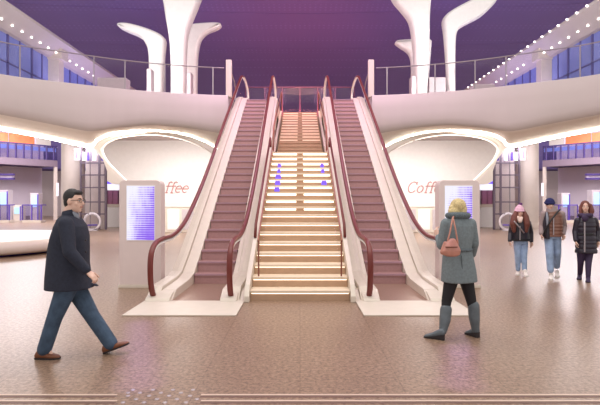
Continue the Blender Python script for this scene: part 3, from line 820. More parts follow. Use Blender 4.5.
    for (x0,x1) in ((22,41),(-10,9)):
        a,b2 = B(x0,x1,204.5,220,D,1.0); b2.z = 0; xa_,xb_ = sorted((a.x,b2.x))
        tt_ = thing('glass_case', V((xa_+xb_)/2,D,0), 'low glass display case with violet frame, %s one on the %s side'%('inner' if x0>0 else 'outer',w_), 'display case')
        MB().box((xa_,D,a.z-.08),(xb_,D+.8,a.z)).build('top_frame', M['purple'], tt_)
        MB().box((xa_,D,0),(xb_,D+.8,.2)).build('plinth', M['cream'], tt_)
        for x in (xa_,xb_,(xa_+xb_)/2): MB().box((x-.04,D,.2),(x+.04,D+.08,a.z-.08)).build('post', M['purple'], tt_)
        MB().box((xa_,D+.02,.2),(xb_,D+.035,a.z-.08)).build('glass_panel', M['glass2'], tt_)
# round bench
t = thing('round_bench', (-11.6,16.7,0), 'huge low round white bench with violet glow under its rim, at the left', 'bench')
MB().lathe((-11.6,16.7,0), [(3.5,.0),(3.6,.05)], 64).build('base', M['purple'], t)  # violet glow under the rim put into the base colour
MB().lathe((-11.6,16.7,0), [(3.65,.05),(3.9,.09),(3.98,.16),(3.98,.32),(3.9,.42),(3.75,.47),(3.3,.47),(2.5,.45)], 96).build('seat', M['bench'], t, smooth=True)

# ------------------------------------------------------------------ tactile strip and floor rails
k = 0
for row,(y,xs_) in enumerate(((390,(133,153,173,193)),(393,(121+7,140,161,181)),(396,(128,149,169,190)),(399.3,(136,157,177,197)),(402.6,(123,144,165,186)))):
    D = EYE*F/(y-CY)
    for x in xs_:
        c = P(x,y,D); c.z = 0
        MB().lathe(c, [(.019,0),(.018,.004),(.012,.007)], 12).build('tactile_stud', M['steel'], label='small shiny metal stud in the tactile patch on the near floor', cat='floor stud', group='metal studs in the tactile patch')
for y,nm in ((395,'farther'),(401,'nearer')):
    D = EYE*F/(y-CY)
    for x0,x1,sd in ((-60,117,'left'),(201,660,'right')):
        a = P(x0,y,D); b2 = P(x1,y,D)
        MB().box((a.x,D-.012,0),(b2.x,D+.012,.004)).build('floor_rail', M['brass'], label='%s thin metal guide strip in the floor, %s of the tactile patch'%(nm,sd), cat='floor strip')
        MB().box((a.x,D-.05,0),(b2.x,D-.018,.002)).build('floor_rail', M['groove'], label='dark groove beside the %s metal guide strip, %s of the tactile patch'%(nm,sd), cat='floor strip')

#PB#
# ------------------------------------------------------------------ people
def frame(fwd, up):
    f = Vector(fwd).normalized(); u = (Vector(up)-f*Vector(up).dot(f)).normalized(); return f.cross(u).normalized(), f, u
def head(mb, c, fwd, up=(0,0,1), k=1.0):
    r, f, u = frame(fwd, up); ax = (r,f,u)
    mb.ell(c+u*.018*k-f*.008*k, .073*k,.092*k,.102*k, ax, 20)
    mb.ell(c+f*.026*k-u*.045*k, .058*k,.066*k,.078*k, ax, 18)
    mb.ell(c+f*.066*k-u*.096*k, .026*k,.022*k,.020*k, ax, 12)
    mb.cap(c+f*.084*k+u*.012*k, c+f*.108*k-u*.026*k, .008*k, .0125*k)
    mb.ell(c+f*.082*k-u*.058*k, .024*k,.012*k,.011*k, ax, 12)
    mb.ell(c+f*.072*k+u*.026*k, .050*k,.018*k,.011*k, ax, 12)
    for s in (-1,1):
        mb.ell(c+r*s*.074*k-f*.006*k-u*.006*k, .012*k,.02*k,.033*k, ax, 12)
        mb.ell(c+r*s*.040*k+f*.052*k-u*.028*k, .024*k,.022*k,.024*k, ax, 12)
def face(par, c, fwd, brow, up=(0,0,1), k=1.0):
    r, f, u = frame(fwd, up); ax = (r,f,u)
    for s in (-1,1):
        e = MB().ell(c+r*s*.031*k+f*.078*k+u*.006*k, .014*k,.010*k,.008*k, ax, 12).build('eye', M['eyew'], par, smooth=True)
        MB().ell(c+r*s*.031*k+f*.085*k+u*.006*k, .006*k,.005*k,.006*k, ax, 10).build('iris', M['dark'], e, smooth=True)
        MB().cap(c+r*s*.018*k+f*.088*k+u*.030*k, c+r*s*.048*k+f*.078*k+u*.028*k, .0045*k, .003*k).build('eyebrow', M[brow], par, smooth=True)
    MB().cap(c-r*.02*k+f*.088*k-u*.059*k, c+r*.02*k+f*.088*k-u*.059*k, .0055*k, .0055*k).build('mouth', M['lip'], par, smooth=True)
def hand(mb, w, d, n, th, curl=28, k=1.0, rr=.0085):
    d = Vector(d).normalized(); n = Vector(n); n = (n-d*n.dot(d)).normalized(); t = Vector(th); t = (t-d*t.dot(d)-n*t.dot(n)).normalized()
    mb.loft([(w-d*.01,t*.024*k,n*.017*k),(w+d*.02*k,t*.032*k,n*.016*k),(w+d*.055*k,t*.040*k,n*.015*k),(w+d*.09*k,t*.038*k,n*.012*k),(w+d*.096*k,t*.03*k,n*.008*k)], 16)
    for i,(o,L) in enumerate(((.029,.070),(.010,.080),(-.010,.074),(-.028,.056))):
        p = w+d*.088*k+t*o*k; a = curl*.5
        for j,q in enumerate((.45,.32,.23)):
            dd = d*math.cos(math.radians(a))+n*math.sin(math.radians(a))+t*o*(1.5)
            dd.normalize(); e = p+dd*L*q*k
            mb.cap(p, e, rr*k*(1-.08*j), rr*k*(.92-.08*j), n=10); p = e; a += curl
    p = w+d*.025*k+t*.028*k
    for L,(x,y,z) in ((.040,(.62,.78,.25)),(.032,(.85,.45,.35)),(.024,(.92,.2,.4))):
        dd = (d*x+t*y+n*z).normalized(); e = p+dd*L*k; mb.cap(p, e, .0105*k, .0095*k, n=10); p = e
def shoe(heel, toe, up=(0,0,1), w=.045, h=.075, shaft=None, topline=None, heelh=0.0):
    """heel and toe are points on the sole"""
    f = (toe-heel); L = f.length; f.normalize(); u = Vector(up); u = (u-f*u.dot(f)).normalized(); r = f.cross(u)
    mb = MB(); rings = []
    for t,ww,hh in ((0,.55,.6),(.08,.78,.95),(.25,.82,1.0),(.42,.86,.85),(.6,1.0,.62),(.78,1.0,.5),(.92,.75,.38),(1,.4,.22)):
        c = heel+f*L*t+u*(h*hh*.5+.006+heelh*(1-t)**1.3); rings.append((c, r*w*ww, u*h*hh*.5))
    mb.loft(rings, 18, .75)
    if shaft:
        pts, rs = shaft; mb.chain(pts, rs)
    return mb, (f,u,r,L)
def sole(heel, toe, w, up=(0,0,1), heelh=0.0):
    f = (toe-heel); L = f.length; f.normalize(); u = Vector(up); u = (u-f*u.dot(f)).normalized(); r = f.cross(u)
    mb = MB()
    prof = [(0,.6),(.1,.85),(.3,.85),(.5,.95),(.7,1.05),(.88,.9),(1.0,.45)]
    vs = []
    for zz_ in (0,.016):
        for t,ww in prof: vs.append(heel+f*L*t+r*w*ww+u*(zz_+(heelh*(1-t)**1.3 if zz_ else heelh*(1-t)**1.3*(0 if t<.28 else 1))))
        for t,ww in prof[::-1]: vs.append(heel+f*L*t-r*w*ww+u*(zz_+(heelh*(1-t)**1.3 if zz_ else heelh*(1-t)**1.3*(0 if t<.28 else 1))))
    n = len(vs)//2
    return mb.add(vs, [list(range(n)), list(range(n,2*n))]+[[i,(i+1)%n,(i+1)%n+n,i+n] for i in range(n)])

# --- man walking at the left, seen from his right side
D0 = 5.12; u1 = D0/F
def Q(x,y,dd=0): return P(x,y,D0+dd)
t = thing('person', Q(72,357,0)*1, 'man in dark navy coat, blue jeans and tan shoes striding right past the left stand', 'person')
ORG[t.name].z = 0; t.location.z = 0
hc = Q(74,201); hf = V(1,-.12,-.04)
mb = MB(); head(mb, hc, hf)
mb.cap(Q(68.5,216),Q(71,207),.062,.056)
mb.loft([(Q(68,217),V(0,.09,0),V(.06,0,0)),(Q(68,222),V(0,.17,0),V(.09,0,0)),(Q(69,236),V(0,.18,0),V(.12,0,0)),(Q(69,255),V(0,.15,0),V(.11,0,0)),(Q(69,275),V(0,.16,0),V(.12,0,0)),(Q(70,290),V(0,.14,0),V(.10,0,0))])
shn,eln,wrn = Q(67,224,-.18),Q(70,252,-.25),Q(87.5,271.5,-.21)
shf,elf,wrf = Q(70,224,.18),Q(61,250,.24),Q(57,272,.22)
mb.chain([shn,eln,wrn],[.05,.04,.028]); mb.chain([shf,elf,wrf],[.05,.04,.028])
hand(mb, wrn, V(.75,-.1,-.62), V(-.35,.3,-.75), V(.4,.75,.45), 42)
hand(mb, wrf, V(-.1,0,-1), V(.3,-.6,0), V(1,0,0), 30)
ln = [Q(67,288,-.085),Q(55,318,-.09),Q(44,346,-.09)]; lf = [Q(74,288,.085),Q(91.5,316,.09),Q(109,342,.09)]
mb.chain(ln,[.075,.052,.036]); mb.chain(lf,[.075,.052,.036])
mb.cap(ln[2],Q(51,353.5,-.09),.032,.02); mb.cap(lf[2],Q(119,345.5,.09),.03,.018)
bd = mb.build('body', M['skin'], t, voxel=.0065, sm=2)
face(t, hc, hf, 'hairb')
# hair
r,f,u = frame(hf,(0,0,1))
mb = MB(); mb.ell(hc+u*.040-f*.024,.079,.092,.093,(r,f,u),20); mb.ell(hc-f*.052-u*.012,.068,.052,.078,(r,f,u),16); mb.ell(hc+f*.045+u*.088,.055,.042,.030,(r,f,u),14)
mb.build('hair', M['hairb'], t, voxel=.006, sm=2)
# glasses
mb = MB()
for s in (-1,1):
    c = hc+r*s*.034+f*.098+u*.004; mb.tube([c+r*.024*math.cos(a*.5236)+u*.017*math.sin(a*.5236) for a in range(12)],.0022,6,closed=True)
    mb.tube([c+r*s*.024+u*.006, hc+r*s*.078+u*.008+f*.0],.0022,6)
mb.tube([hc+r*-.010+f*.1+u*.008,hc+r*.010+f*.1+u*.008],.0022,6)
mb.build('glasses', M['dark'], t)
# coat
mb = MB()
back = [(215,63),(219,60),(226,57),(236,53.5),(248,50.5),(262,49),(276,48),(288,47.5)]
front = [(215,75),(219,80),(226,84.5),(236,87),(248,87.5),(262,87.5),(276,89),(288,91.5)]
sd = [.085,.165,.205,.215,.205,.21,.225,.235]
mb.loft([(Q((a[1]+b_[1])/2,a[0]),V(0,-w_,0),V((b_[1]-a[1])/2*u1,0,0)) for a,b_,w_ in zip(back,front,sd)], 32)
mb.chain([Q(66,224,-.175),Q(69.5,252,-.25),Q(85.5,269.5,-.215)],[.078,.066,.052])
mb.chain([Q(70,224,.175),Q(61,250,.24),Q(57.5,268,.225)],[.078,.066,.052])
mb.cap(Q(84,280,.06),Q(96,285,.06),.07,.03,side=(0,1,0),flat=.35)
ct = mb.build('coat', M['navy'], t, voxel=.009, sm=4)
mb = MB()   # collar
mb.loft([(Q(68,219),V(0,.10,0),V(.095,0,.02)),(Q(69,214.5),V(0,.078,0),V(.072,0,.02)),(Q(69,210.5),V(0,.073,0),V(.062,0,.015))])
mb.build('collar', M['navy'], ct, smooth=True)
mb = MB(); mb.loft([(Q(74,220),V(0,.04,0),V(.06,0,0)),(Q(73.5,214),V(0,.05,0),V(.05,0,0)),(Q(72.5,211.5),V(0,.05,0),V(.045,0,0))]); mb.build('shirt_collar', M['shirt'], t, smooth=True)
for yy in (240,252,264,276): MB().ell(Q(interp(yy,front)-1.5,yy,-.13),.008,.010,.010,n=10).build('button', M['dark'], ct)
MB().cap(Q(72,262,-.222),Q(80,258,-.222),.010,.010).build('pocket_flap', M['navy'], ct)
# trousers
mb = MB(); mb.loft([(Q(69.5,278),V(0,.15,0),V(.115,0,0)),(Q(70,290),V(0,.165,0),V(.13,0,0))])
mb.chain([Q(67,287,-.085),Q(54.5,318,-.09),Q(44.5,349,-.09)],[.108,.078,.072]); mb.chain([Q(75,287,.085),Q(92,316,.09),Q(110.5,343,.09)],[.108,.08,.074])
mb.build('jeans', M['jeans'], t, voxel=.008, sm=3)
for (h_,t_,up_) in ((Q(35.5,357,-.09),Q(60,357,-.09),(0,0,1)),(Q(104,353.5,.09),Q(129,344,.09),(-.36,0,1))):
    if up_[0]==0: h_.z = 0; t_.z = 0
    mb,_ = shoe(h_,t_,up_,.047,.085); so = mb.build('shoe', M['brownshoe'], t, voxel=.006, sm=2)
    sole(h_,t_,.047,up_).build('sole', M['sole'], so)

# --- woman seen from behind at the right
D0 = 5.85; u1 = D0/F
t = thing('person', V(P(458,337,D0).x,D0,0), 'blond woman seen from behind in blue-grey belted coat, black leggings and grey boots', 'person')
fw = V(-.42,.907,0); sd_ = V(.907,.42,0)
hc = Q(456.5,208.5,.03); hf = V(-.75,.66,-.05)
mb = MB(); head(mb, hc, hf, k=.95)
mb.cap(Q(457.5,219),Q(457,212),.055,.050)
def ring(cx,y,w_,d_,dd=0): return (Q(cx,y,dd), sd_*w_, fw*d_)
mb.loft([ring(458,218,.09,.06),ring(458.5,223,.155,.09),ring(458,234,.15,.11),ring(457.5,248,.125,.10),ring(458,262,.155,.12),ring(458.5,276,.16,.12)])
sl,el,wl = Q(446,223,-.05),Q(441.5,244,-.02),Q(438.5,236,.16)
sr,er,wr = Q(471,223,.05),Q(474.5,243,.08),Q(471,257,.22)
mb.chain([sl,el,wl],[.045,.036,.026]); mb.chain([sr,er,wr],[.045,.036,.026])
hand(mb, wl, V(-.15,.45,.6), V(.7,.4,0), V(0,.3,1), 40, .95)
hand(mb, wr, V(-.5,.4,-.6), V(-.4,.6,0), V(0,.4,.5), 30, .95)
L1 = [Q(451.5,283,-.02),Q(446.5,302,-.02),Q(443.5,329,-.10)]; L2 = [Q(466,283,.05),Q(471.5,303,.02),Q(475,330,-.0)]
for L_ in (L1,L2): mb.chain(L_,[.07,.05,.034])
mb.cap(L1[2],Q(438,335,-.10),.028,.018); mb.cap(L2[2],Q(473,335,.04),.028,.018)
mb.build('body', M['skin'], t, voxel=.0065, sm=2); face(t, hc, hf, 'hairy', k=.95)
mb = MB(); r,f,u = frame(hf,(0,0,1))
mb.ell(hc+u*.030-f*.022,.088,.096,.094,(r,f,u),20); mb.ell(Q(461.5,211,.0),.062,.062,.085,n=18); mb.ell(Q(454,212,-.015),.07,.055,.06,n=18); mb.cap(Q(463,209,.0),Q(464,217,.0),.05,.03); mb.cap(Q(452,208,.0),Q(450,215,.02),.04,.025)
mb.build('hair', M['hairy'], t, voxel=.007, sm=2)
mb = MB(); mb.loft([ring(458,217.5,.145,.115),ring(458,214.5,.135,.11),ring(457.5,212,.105,.09)],32)
pts = [Q(458,215.5)+sd_*.125*math.cos(a*.314)+fw*.10*math.sin(a*.314) for a in range(20)]
mb.tube(pts,.038,8,closed=True); mb.build('fur_collar', M['fur'], t, voxel=.008, sm=2)
mb = MB()
mb.loft([ring(458,216.5,.10,.08),ring(458.5,220,.165,.105),ring(458.5,226,.19,.13),ring(458,236,.185,.14),ring(457.5,249,.17,.135),ring(458,258,.19,.15),ring(458.8,270,.212,.165),ring(459.2,281.5,.222,.175)],36)
mb.chain([Q(446.5,224,-.04),Q(441.8,245,-.03),Q(439,238,.12)],[.072,.062,.05]); mb.chain([Q(470.5,224,.04),Q(473.8,243,.07),Q(472,254,.17)],[.072,.062,.05])
ct = mb.build('coat', M['greycoat'], t, voxel=.009, sm=4)
mb = MB(); n_=40
c0 = Q(457.5,249.5); pts = [c0+sd_*.178*math.cos(a/n_*6.2832)+fw*.143*math.sin(a/n_*6.2832) for a in range(n_)]
mb.tube(pts,.016,6,closed=True); mb.build('belt', M['fur'], ct)
MB().cap(Q(461.5,256,-.175),Q(463,281,-.16),.006,.006).build('back_vent', M['fur'], ct)
mb = MB()
mb.chain([Q(451.5,279,-.02),Q(446.5,301,-.02),Q(445.0,316,-.06)],[.088,.060,.045]); mb.chain([Q(466,279,.05),Q(471.5,302,.02),Q(474,316,.0)],[.088,.060,.045])
mb.build('leggings', M['legging'], t, voxel=.008, sm=2)
for h_,t_,sh in ((Q(444.5,338,-.14),Q(424,333,-.02),[Q(446,309.5,-.045),Q(445,320,-.07),Q(443,331,-.10)]),(Q(478.5,338,-.04),Q(465.5,335,.14),[Q(473.5,306,.01),Q(474.3,318,.0),Q(475.5,330,-.0)])):
    h_.z = .0; t_.z = 0
    mb,(f_,u_,r_,L_) = shoe(h_,t_,(0,0,1),.042,.08,(sh,[.070,.066,.046]),heelh=.05)
    so = mb.build('boot', M['boot'], t, voxel=.007, sm=3)
    sole(h_,t_,.040,heelh=.05).build('sole', M['sole'], so)
    MB().cyl(h_+f_*.035+V(0,0,.001),h_+f_*.035+V(0,0,.06),.024,12).build('heel', M['sole'], so)
# cup and bag
cp = thing('paper_cup', Q(438,233,.20), 'white paper cup held in the left hand of the woman in the blue-grey coat', 'cup')
c = Q(437.5,234.5,.235)
MB().lathe(c+V(0,0,-.04),[(.026,0),(.034,.095),(.036,.097)],20).build('cup_body', M['cup'], cp)
MB().lathe(c+V(0,0,.058),[(.038,0),(.036,.012),(.02,.014)],20).build('lid', M['white'], cp)
bg_ = thing('handbag', Q(452,256,-.26), 'slouchy tan-pink leather handbag hanging behind the left arm of the blond woman', 'bag')
mb = MB(); bs = V(.93,.25,0); bf = V(-.25,.93,0)
mb.loft([(Q(451.5,256.5,-.26),bs*.06,bf*.035),(Q(451.5,255,-.26),bs*.105,bf*.055),(Q(451.5,250.5,-.26),bs*.118,bf*.062),(Q(451.5,245.5,-.26),bs*.09,bf*.05),(Q(452,241,-.26),bs*.055,bf*.035),(Q(452.5,238.5,-.26),bs*.03,bf*.02)],28)
mb.cap(Q(445,243,-.26),Q(443,252,-.26),.02,.035)
mb.build('bag_body', M['bag'], bg_, voxel=.007, sm=2)
mb = MB(); mb.tube(spline([Q(446.5,245,-.26),Q(450,232,-.25),Q(452.5,219,-.17),Q(454,217,-.06),Q(453,222,.14)],6),.010,8); mb.tube(spline([Q(458,245,-.26),Q(456,232,-.25),Q(453.2,219,-.17)],6),.010,8)
mb.build('strap', M['bag'], bg_, smooth=True)
MB().cap(Q(446,247,-.32),Q(457,247,-.32),.008,.008).build('zip_band', M['brownshoe'], bg_)

# --- three people walking towards the camera
def front_person(D_, cx, label, hd, torso, arms, legs, feet, skinhands, mats, extra):
    global D0, u1
    D0 = D_; u1 = D_/F
    t = thing('person', V(P(cx,280,D_).x,D_,0), label, 'person')
    hc = Q(*hd[:2],-.01); hf = hd[2]
    mb = MB(); head(mb, hc, hf, k=.95)
    mb.cap(Q(cx if len(hd)<4 else hd[3],torso[0][0]+1),hc-V(0,0,.08),.055,.05)
    mb.loft([(Q(c,y),V(w_*.85*u1,0,0),V(0,d_*.8,0)) for y,c,w_,d_ in torso[:-1]])
    for a,hnd in zip(arms, skinhands):
        mb.chain(a,[.042,.034,.026]); s = 1 if a[0].x > V(P(cx,280,D_).x,0,0).x else -1
        hand(mb, a[2], V(-.05*s,-.1,-1), V(-s*.9,-.3,0), V(-.2*s,-1,0), hnd, .95)
    for L_ in legs: mb.chain(L_,[.07,.05,.035])
    for h_,t_ in feet: mb.cap(h_.lerp(t_,.3)+V(0,0,.045),h_.lerp(t_,.7)+V(0,0,.03),.024,.014)
    mb.build('body', M['skin'], t, voxel=.0075, sm=2); face(t, hc, hf, 'hairr' if mats['hair'] else 'hairb', k=.95)
    # trousers
    mb = MB(); y,c,w_,d_ = torso[-2]
    mb.loft([(Q(c,y-2),V(w_*.8*u1,0,0),V(0,.1,0)),(legs[0][0].lerp(legs[1][0],.5)-V(0,0,.02),V(.15,0,0),V(0,.11,0))])
    for L_ in legs: mb.chain([L_[0],L_[1],L_[2]+V(0,0,.0)],mats['legr'])
    mb.build('trousers', M[mats['leg']], t, voxel=.008, sm=2)
    for h_,t_ in feet:
        mb,_ = shoe(h_,t_,(0,0,1),.045,.085,([h_+(t_-h_)*.25+V(0,0,.06),h_+(t_-h_)*.2+V(0,0,mats.get('shaft',.1))],[.045,.045]))
        so = mb.build('shoe', M[mats['shoe']], t, voxel=.008, sm=2); sole(h_,t_,.047).build('sole', M['sole'] if mats['shoe']!='whiteshoe' else M['white'], so)
    # jacket
    mb = MB(); rings = []
    q = mats.get('quilt',0)
    for i in range(len(torso)-1):
        for k in range(6):
            a = [torso[i][j]+(torso[i+1][j]-torso[i][j])*k/6 for j in range(4)]; m_ = 1
            if q: m_ = 1-.07*abs(math.cos(math.pi*(a[0]-torso[0][0])/q))**6
            rings.append((Q(a[1],a[0]),V(a[2]*u1*m_,0,0),V(0,a[3]*m_,0)))
    a = torso[-1]; rings.append((Q(a[1],a[0]),V(a[2]*u1,0,0),V(0,a[3],0)))
    mb.loft(rings, 32)
    sleeve = None
    if mats.get('sleeve') == mats['top']:
        for a in arms: mb.chain([a[0],a[1],a[1].lerp(a[2],.92)],[.068,.058,.046])
    jk = mb.build('jacket', M[mats['top']], t, voxel=.008, sm=2 if q else 3)
    if mats.get('sleeve') != mats['top']:
        for a in arms: MB().chain([a[0]+V(0,0,.01),a[1],a[1].lerp(a[2],.92)],[.072,.058,.046]).build('sleeve', M[mats['sleeve']], jk, voxel=.008, sm=2)
    extra(t, jk, hc, hf)
    return t
# girl with the pink hat
D0 = 10.9
def ex1(t, jk, hc, hf):
    r,f,u = frame(hf,(0,0,1))
    mb = MB(); mb.ell(hc+u*.055-f*.012,.098,.105,.088,(r,f,u),20); mb.tube([hc+u*.028-f*.01+r*.094*math.cos(a*.314)+f*.1*math.sin(a*.314) for a in range(20)],.018,8,closed=True)
    mb.ell(hc+u*.12,.062,.062,.05,(r,f,u),16)
    h = mb.build('knit_hat', M['pink'], t, voxel=.008, sm=2); MB().ell(hc+u*.175-r*.02,.038,.038,.036,n=14).build('pompom', M['purpleknit'], h, smooth=True)
    mb = MB()
    for s in (-1,1):
        mb.chain([Q(520+s*3.0,211,-.0),Q(520+s*5.6,217,-.06),Q(520+s*6.8,224,-.10),Q(520+s*6.0,231,-.12)],[.05,.07,.075,.04])
    mb.ell(hc-f*.06-u*.04,.09,.06,.12,(r,f,u),16)
    mb.build('hair', M['hairr'], t, voxel=.009, sm=2)
    MB().chain([Q(518,217.5,-.10),Q(520,221,-.13),Q(521.5,218,-.10)],[.04,.045,.035]).build('scarf', M['scarf'], t, voxel=.008, sm=2)
    MB().tube(spline([Q(514,221,-.16),Q(519,227,-.19),Q(524,233,-.175)],5),.016,8).build('strap', M['steel'], jk, smooth=True)
    MB().box(Q(519.6,226,-.175),Q(520.2,240,-.16)).build('zip', M['steel'], jk)
    MB().box(Q(512,239,-.15),Q(530,240.4,-.142)).build('hem_band', M['dark'], jk)
front_person(10.9,520.5,'young woman in pink knit hat with pompom, dark leather jacket and light jeans','' and 0 or (519.5,212.0,V(-.1,-1,-.08)),
  [(219,520,2.5,.07),(221.5,520,6.8,.10),(226,520.5,8.4,.13),(233,520.5,8.2,.14),(241,521,8.6,.145)],
  [[Q(513,223),Q(510.8,233,.03),Q(509.8,241,-.05)],[Q(528,223),Q(530.8,233,.03),Q(531.3,241.5,-.02)]],
  [[Q(517.5,243),Q(517.8,256,-.04),Q(518.0,269,.0)],[Q(524,243),Q(524,256,-.06),Q(524.5,269,-.10)]],
  [(V((518.5-CX)*11.0/F,11.0,0),V((517-CX)*10.78/F,10.78,0)),(V((524.8-CX)*10.80/F,10.80,0),V((526.2-CX)*10.56/F,10.56,0))],
  (28,28), dict(hair=1,leg='jeansl',legr=[.088,.066,.052],shoe='whiteshoe',top='blackleather',sleeve='blackleather'), ex1)
# man with navy beanie
D0 = 10.4
def ex2(t, jk, hc, hf):
    r,f,u = frame(hf,(0,0,1))
    mb = MB(); mb.ell(hc+u*.052-f*.010,.098,.108,.095,(r,f,u),20); mb.tube([hc+u*.036-f*.01+r*.094*math.cos(a*.314)+f*.1*math.sin(a*.314) for a in range(20)],.020,8,closed=True)
    mb.build('beanie', M['navy2'], t, voxel=.008, sm=2)
    mb = MB(); mb.loft([(Q(552.5,213.5),V(.13,0,0),V(0,.10,0)),(Q(552,210.5),V(.115,0,0),V(0,.095,0)),(Q(551.5,208),V(.10,0,0),V(0,.085,0))]); mb.build('sweater_collar', M['sleevegrey'], t, voxel=.008, sm=2)
    mb = MB(); mb.loft([(Q(545.3,212),V(.035,0,0),V(0,.10,0)),(Q(544.6,222),V(.06,0,0),V(0,.135,0)),(Q(545,234),V(.065,0,0),V(0,.14,0)),(Q(545.5,238.5),V(.06,0,0),V(0,.135,0))]); mb.build('open_shirt', M['blackleather'], jk, voxel=.009, sm=2)
    MB().chain([Q(546.8,213,-.13),Q(547.4,219,-.165),Q(547.4,226,-.17)],[.018,.026,.012]).build('shirt_front', M['shirt'], jk, smooth=True)
    MB().tube(spline([Q(560,209.5,-.05),Q(556,214,-.165),Q(550.5,221,-.19),Q(546,229,-.17),Q(544,234,-.13)],5),.018,8).build('shoulder_strap', M['dark'], jk, smooth=True)
    MB().box(Q(553.2,216,-.18),Q(553.8,235,-.165)).build('zip', M['steel'], jk)
front_person(10.4,552.5,'man in navy knit hat, shiny bronze quilted vest and pale jeans with white shoes',(549.8,204.6,V(-.2,-1,-.12)),
  [(210,552.5,3,.08),(212.5,552.8,7.2,.11),(217,553,9.2,.14),(226,553,9.6,.155),(236.5,552.5,9.2,.15)],
  [[Q(544,214.5),Q(541.8,226,.03),Q(541.2,234,-.06)],[Q(561.5,214.5),Q(564.2,226,.03),Q(563.4,234,-.06)]],
  [[Q(549,238),Q(549.6,254,-.08),Q(550.5,270,-.12)],[Q(556.3,238),Q(557.3,253,.02),Q(556.8,266,.16)]],
  [(V((551-CX)*10.36/F,10.36,0),V((551-CX)*10.08/F,10.08,0)),(V((556.6-CX)*10.72/F,10.72,0),V((557.6-CX)*10.46/F,10.46,0))],
  (28,28), dict(hair=0,leg='jeansl',legr=[.098,.078,.066],shoe='whiteshoe',top='puffbrown',sleeve='sleevegrey',quilt=3.6), ex2)
# woman in the long dark quilted coat
D0 = 10.1
def ex3(t, jk, hc, hf):
    r,f,u = frame(hf,(0,0,1))
    mb = MB(); mb.ell(hc+u*.030-f*.028,.095,.098,.102,(r,f,u),20)
    mb.chain([Q(590,206,.0),Q(591.5,211,-.03),Q(591,216,-.05)],[.05,.055,.035]); mb.chain([Q(581,206,.02),Q(580.5,211,.0),Q(581,215,-.03)],[.035,.038,.025]); mb.ell(hc-f*.06-u*.05,.09,.06,.12,(r,f,u),16)
    mb.build('hair', M['hairr'], t, voxel=.008, sm=2)
    mb = MB(); mb.tube([Q(585.3,215.2,-.02)+V(.105*math.cos(a*.314),.10*math.sin(a*.314),0) for a in range(20)],.045,8,closed=True); mb.ell(Q(585,218,-.11),.07,.05,.08,n=14)
    mb.build('scarf', M['plum'], t, voxel=.008, sm=2)
    MB().box(Q(584.2,222,-.185),Q(584.8,252,-.165)).build('zip', M['steel'], jk)
    MB().box(Q(577.5,233.5,-.16),Q(593.5,235,-.172)).build('belt', M['dark'], jk)
front_person(10.1,586,'auburn-haired woman in long black quilted coat and dark plum trousers',(585.2,206.8,V(-.45,-1,-.05)),
  [(215,586,3,.08),(218,586,7.4,.11),(224,586,9.2,.14),(234,586,8.9,.14),(244,586,9.8,.16),(253,586,10.2,.165)],
  [[Q(577.8,220.5),Q(575.2,231,.03),Q(575.8,241,-.06)],[Q(594.5,220.5),Q(597.6,231,.03),Q(597.8,241,-.06)]],
  [[Q(581,252),Q(580.6,262,.04),Q(580,273,.16)],[Q(589,252),Q(588.4,263,-.08),Q(588.2,275,-.12)]],
  [(V((580-CX)*10.42/F,10.42,0),V((578.8-CX)*10.14/F,10.14,0)),(V((588.2-CX)*10.04/F,10.04,0),V((588-CX)*9.77/F,9.77,0))],
  (30,30), dict(hair=1,leg='plum',legr=[.085,.062,.048],shoe='plum',top='puffblack',sleeve='puffblack',quilt=4.2,shaft=.16), ex3)
#PE#

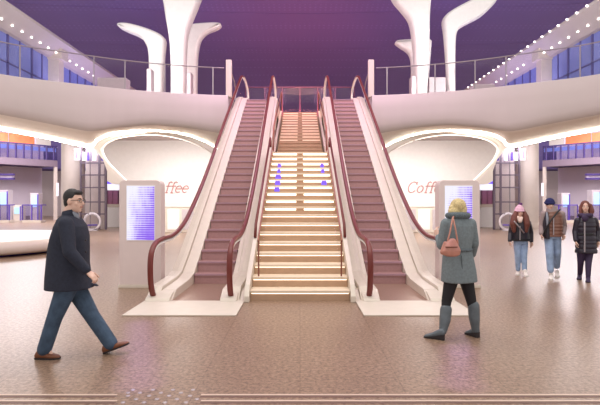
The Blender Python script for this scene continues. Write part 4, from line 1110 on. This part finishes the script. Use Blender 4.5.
# ------------------------------------------------------------------ lights
def area(name, loc, rot, sx, sy, power, col):
    l = bpy.data.lights.new(name, 'AREA'); l.shape = 'RECTANGLE'; l.size = sx; l.size_y = sy; l.energy = power; l.color = col
    o = bpy.data.objects.new(name, l); COL.objects.link(o); o.location = loc; o.rotation_euler = rot; return o
R = math.radians
for s in (-1,1):
    area('gallery_fill', (s*9,22,5.1), (0,0,0), 8, 1.5, 100, (1,.95,.9))  # added light to brighten the space under the gallery
    area('cafe_lamp', (s*6,23,5.0), (0,0,0), 5, 4, 480, (1,.96,.93))
    area('cafe_wall_fill', (s*6.3,20.8,4.4), (R(85),0,0), 5, .8, 120, (1,.97,.95))  # unseen fill that whitens the cafe back wall
    area('concourse_fill', (s*22,37,9), (0,0,0), 10, 8, 3300, (1,.95,.97))  # invented source brightening the far sides
    area('column_fill', (s*7.5,19.5,Z2+.3), (R(125),0,0), 4, .5, 300, (1,.97,.95))  # added so the white columns look lit, no fixture here
    area('shop_fill', (s*13.2,28.5,5.0), (R(25),0,0), 3, 1, 130, (.95,.92,1))  # unseen fill lifting the shop and its counter
    area('escalator_fill', (s*1.72,16,9.5), (R(20),0,0), 1.5, 5, 220, (.85,.45,.75))  # added rosy tint over the upper escalator steps
    area('mezzanine_fill', (s*25.5,47,10.5), (0,0,0), 6, 3, 900, (1,.95,1))  # extra light put in to brighten the mezzanine deck
    area('ceiling_violet_fill', (s*13,30,7), (R(165),0,0), 10, 8, 430, (.62,.52,1))  # added violet light that tints the ceiling
for x_,y_ in ((-1,4.35),(-1,4.7),(-1,5.05),(-1,5.4),(-1,5.75),(-1,6.1),(-1,6.45),(1,4.35),(1,4.7),(1,5.05),(1,5.35)):
    l = bpy.data.lights.new('reflection_spot','SPOT'); l.energy = 3000; l.color = (.42,.30,1); l.spot_size = R(3.6); l.spot_blend = 1; l.shadow_soft_size = .05  # added spots imitate the screens' violet reflection on the floor
    o = bpy.data.objects.new('reflection_spot', l); COL.objects.link(o); o.location = (x_*.33*y_,y_,9.5)
area('ceiling_red_fill', (0,34,6.2), (R(140),0,0), 8, 2, 700, (1,.22,.25))  # added red light for the reddish ceiling above the stairs
area('stair_fill', (0,20.5,8.3), (R(60),0,0), 3, 1, 150, (1,.55,.4))  # invented warm light to tint the stairs orange
area('stair_head_fill', (0,23.6,6.2), (R(120),0,0), 3, .5, 60, (1,.3,.3))  # unseen red-pink fill added behind the stair head
area('hall_lamp', (0,7,11), (0,0,0), 14, 8, 900, (1,.93,.88))
w = bpy.data.worlds.new('hall_ambient'); scene.world = w; w.use_nodes = True
bg = w.node_tree.nodes['Background']; bg.inputs[0].default_value = lin((250,244,240)); bg.inputs[1].default_value = .95
# ------------------------------------------------------------------ camera
cam = bpy.data.cameras.new('camera'); cam.sensor_width = 36; cam.lens = F/600*36; cam.clip_end = 200
co = bpy.data.objects.new('camera', cam); COL.objects.link(co); co.location = (0,0,EYE); co.rotation_euler = (R(90),0,0)
scene.camera = co
vs = scene.view_settings
scene.display_settings.display_device = 'sRGB'
vs.view_transform = 'Standard'; vs.look = 'None'; vs.gamma = 1; vs.use_curve_mapping = False; vs.exposure = 0.0
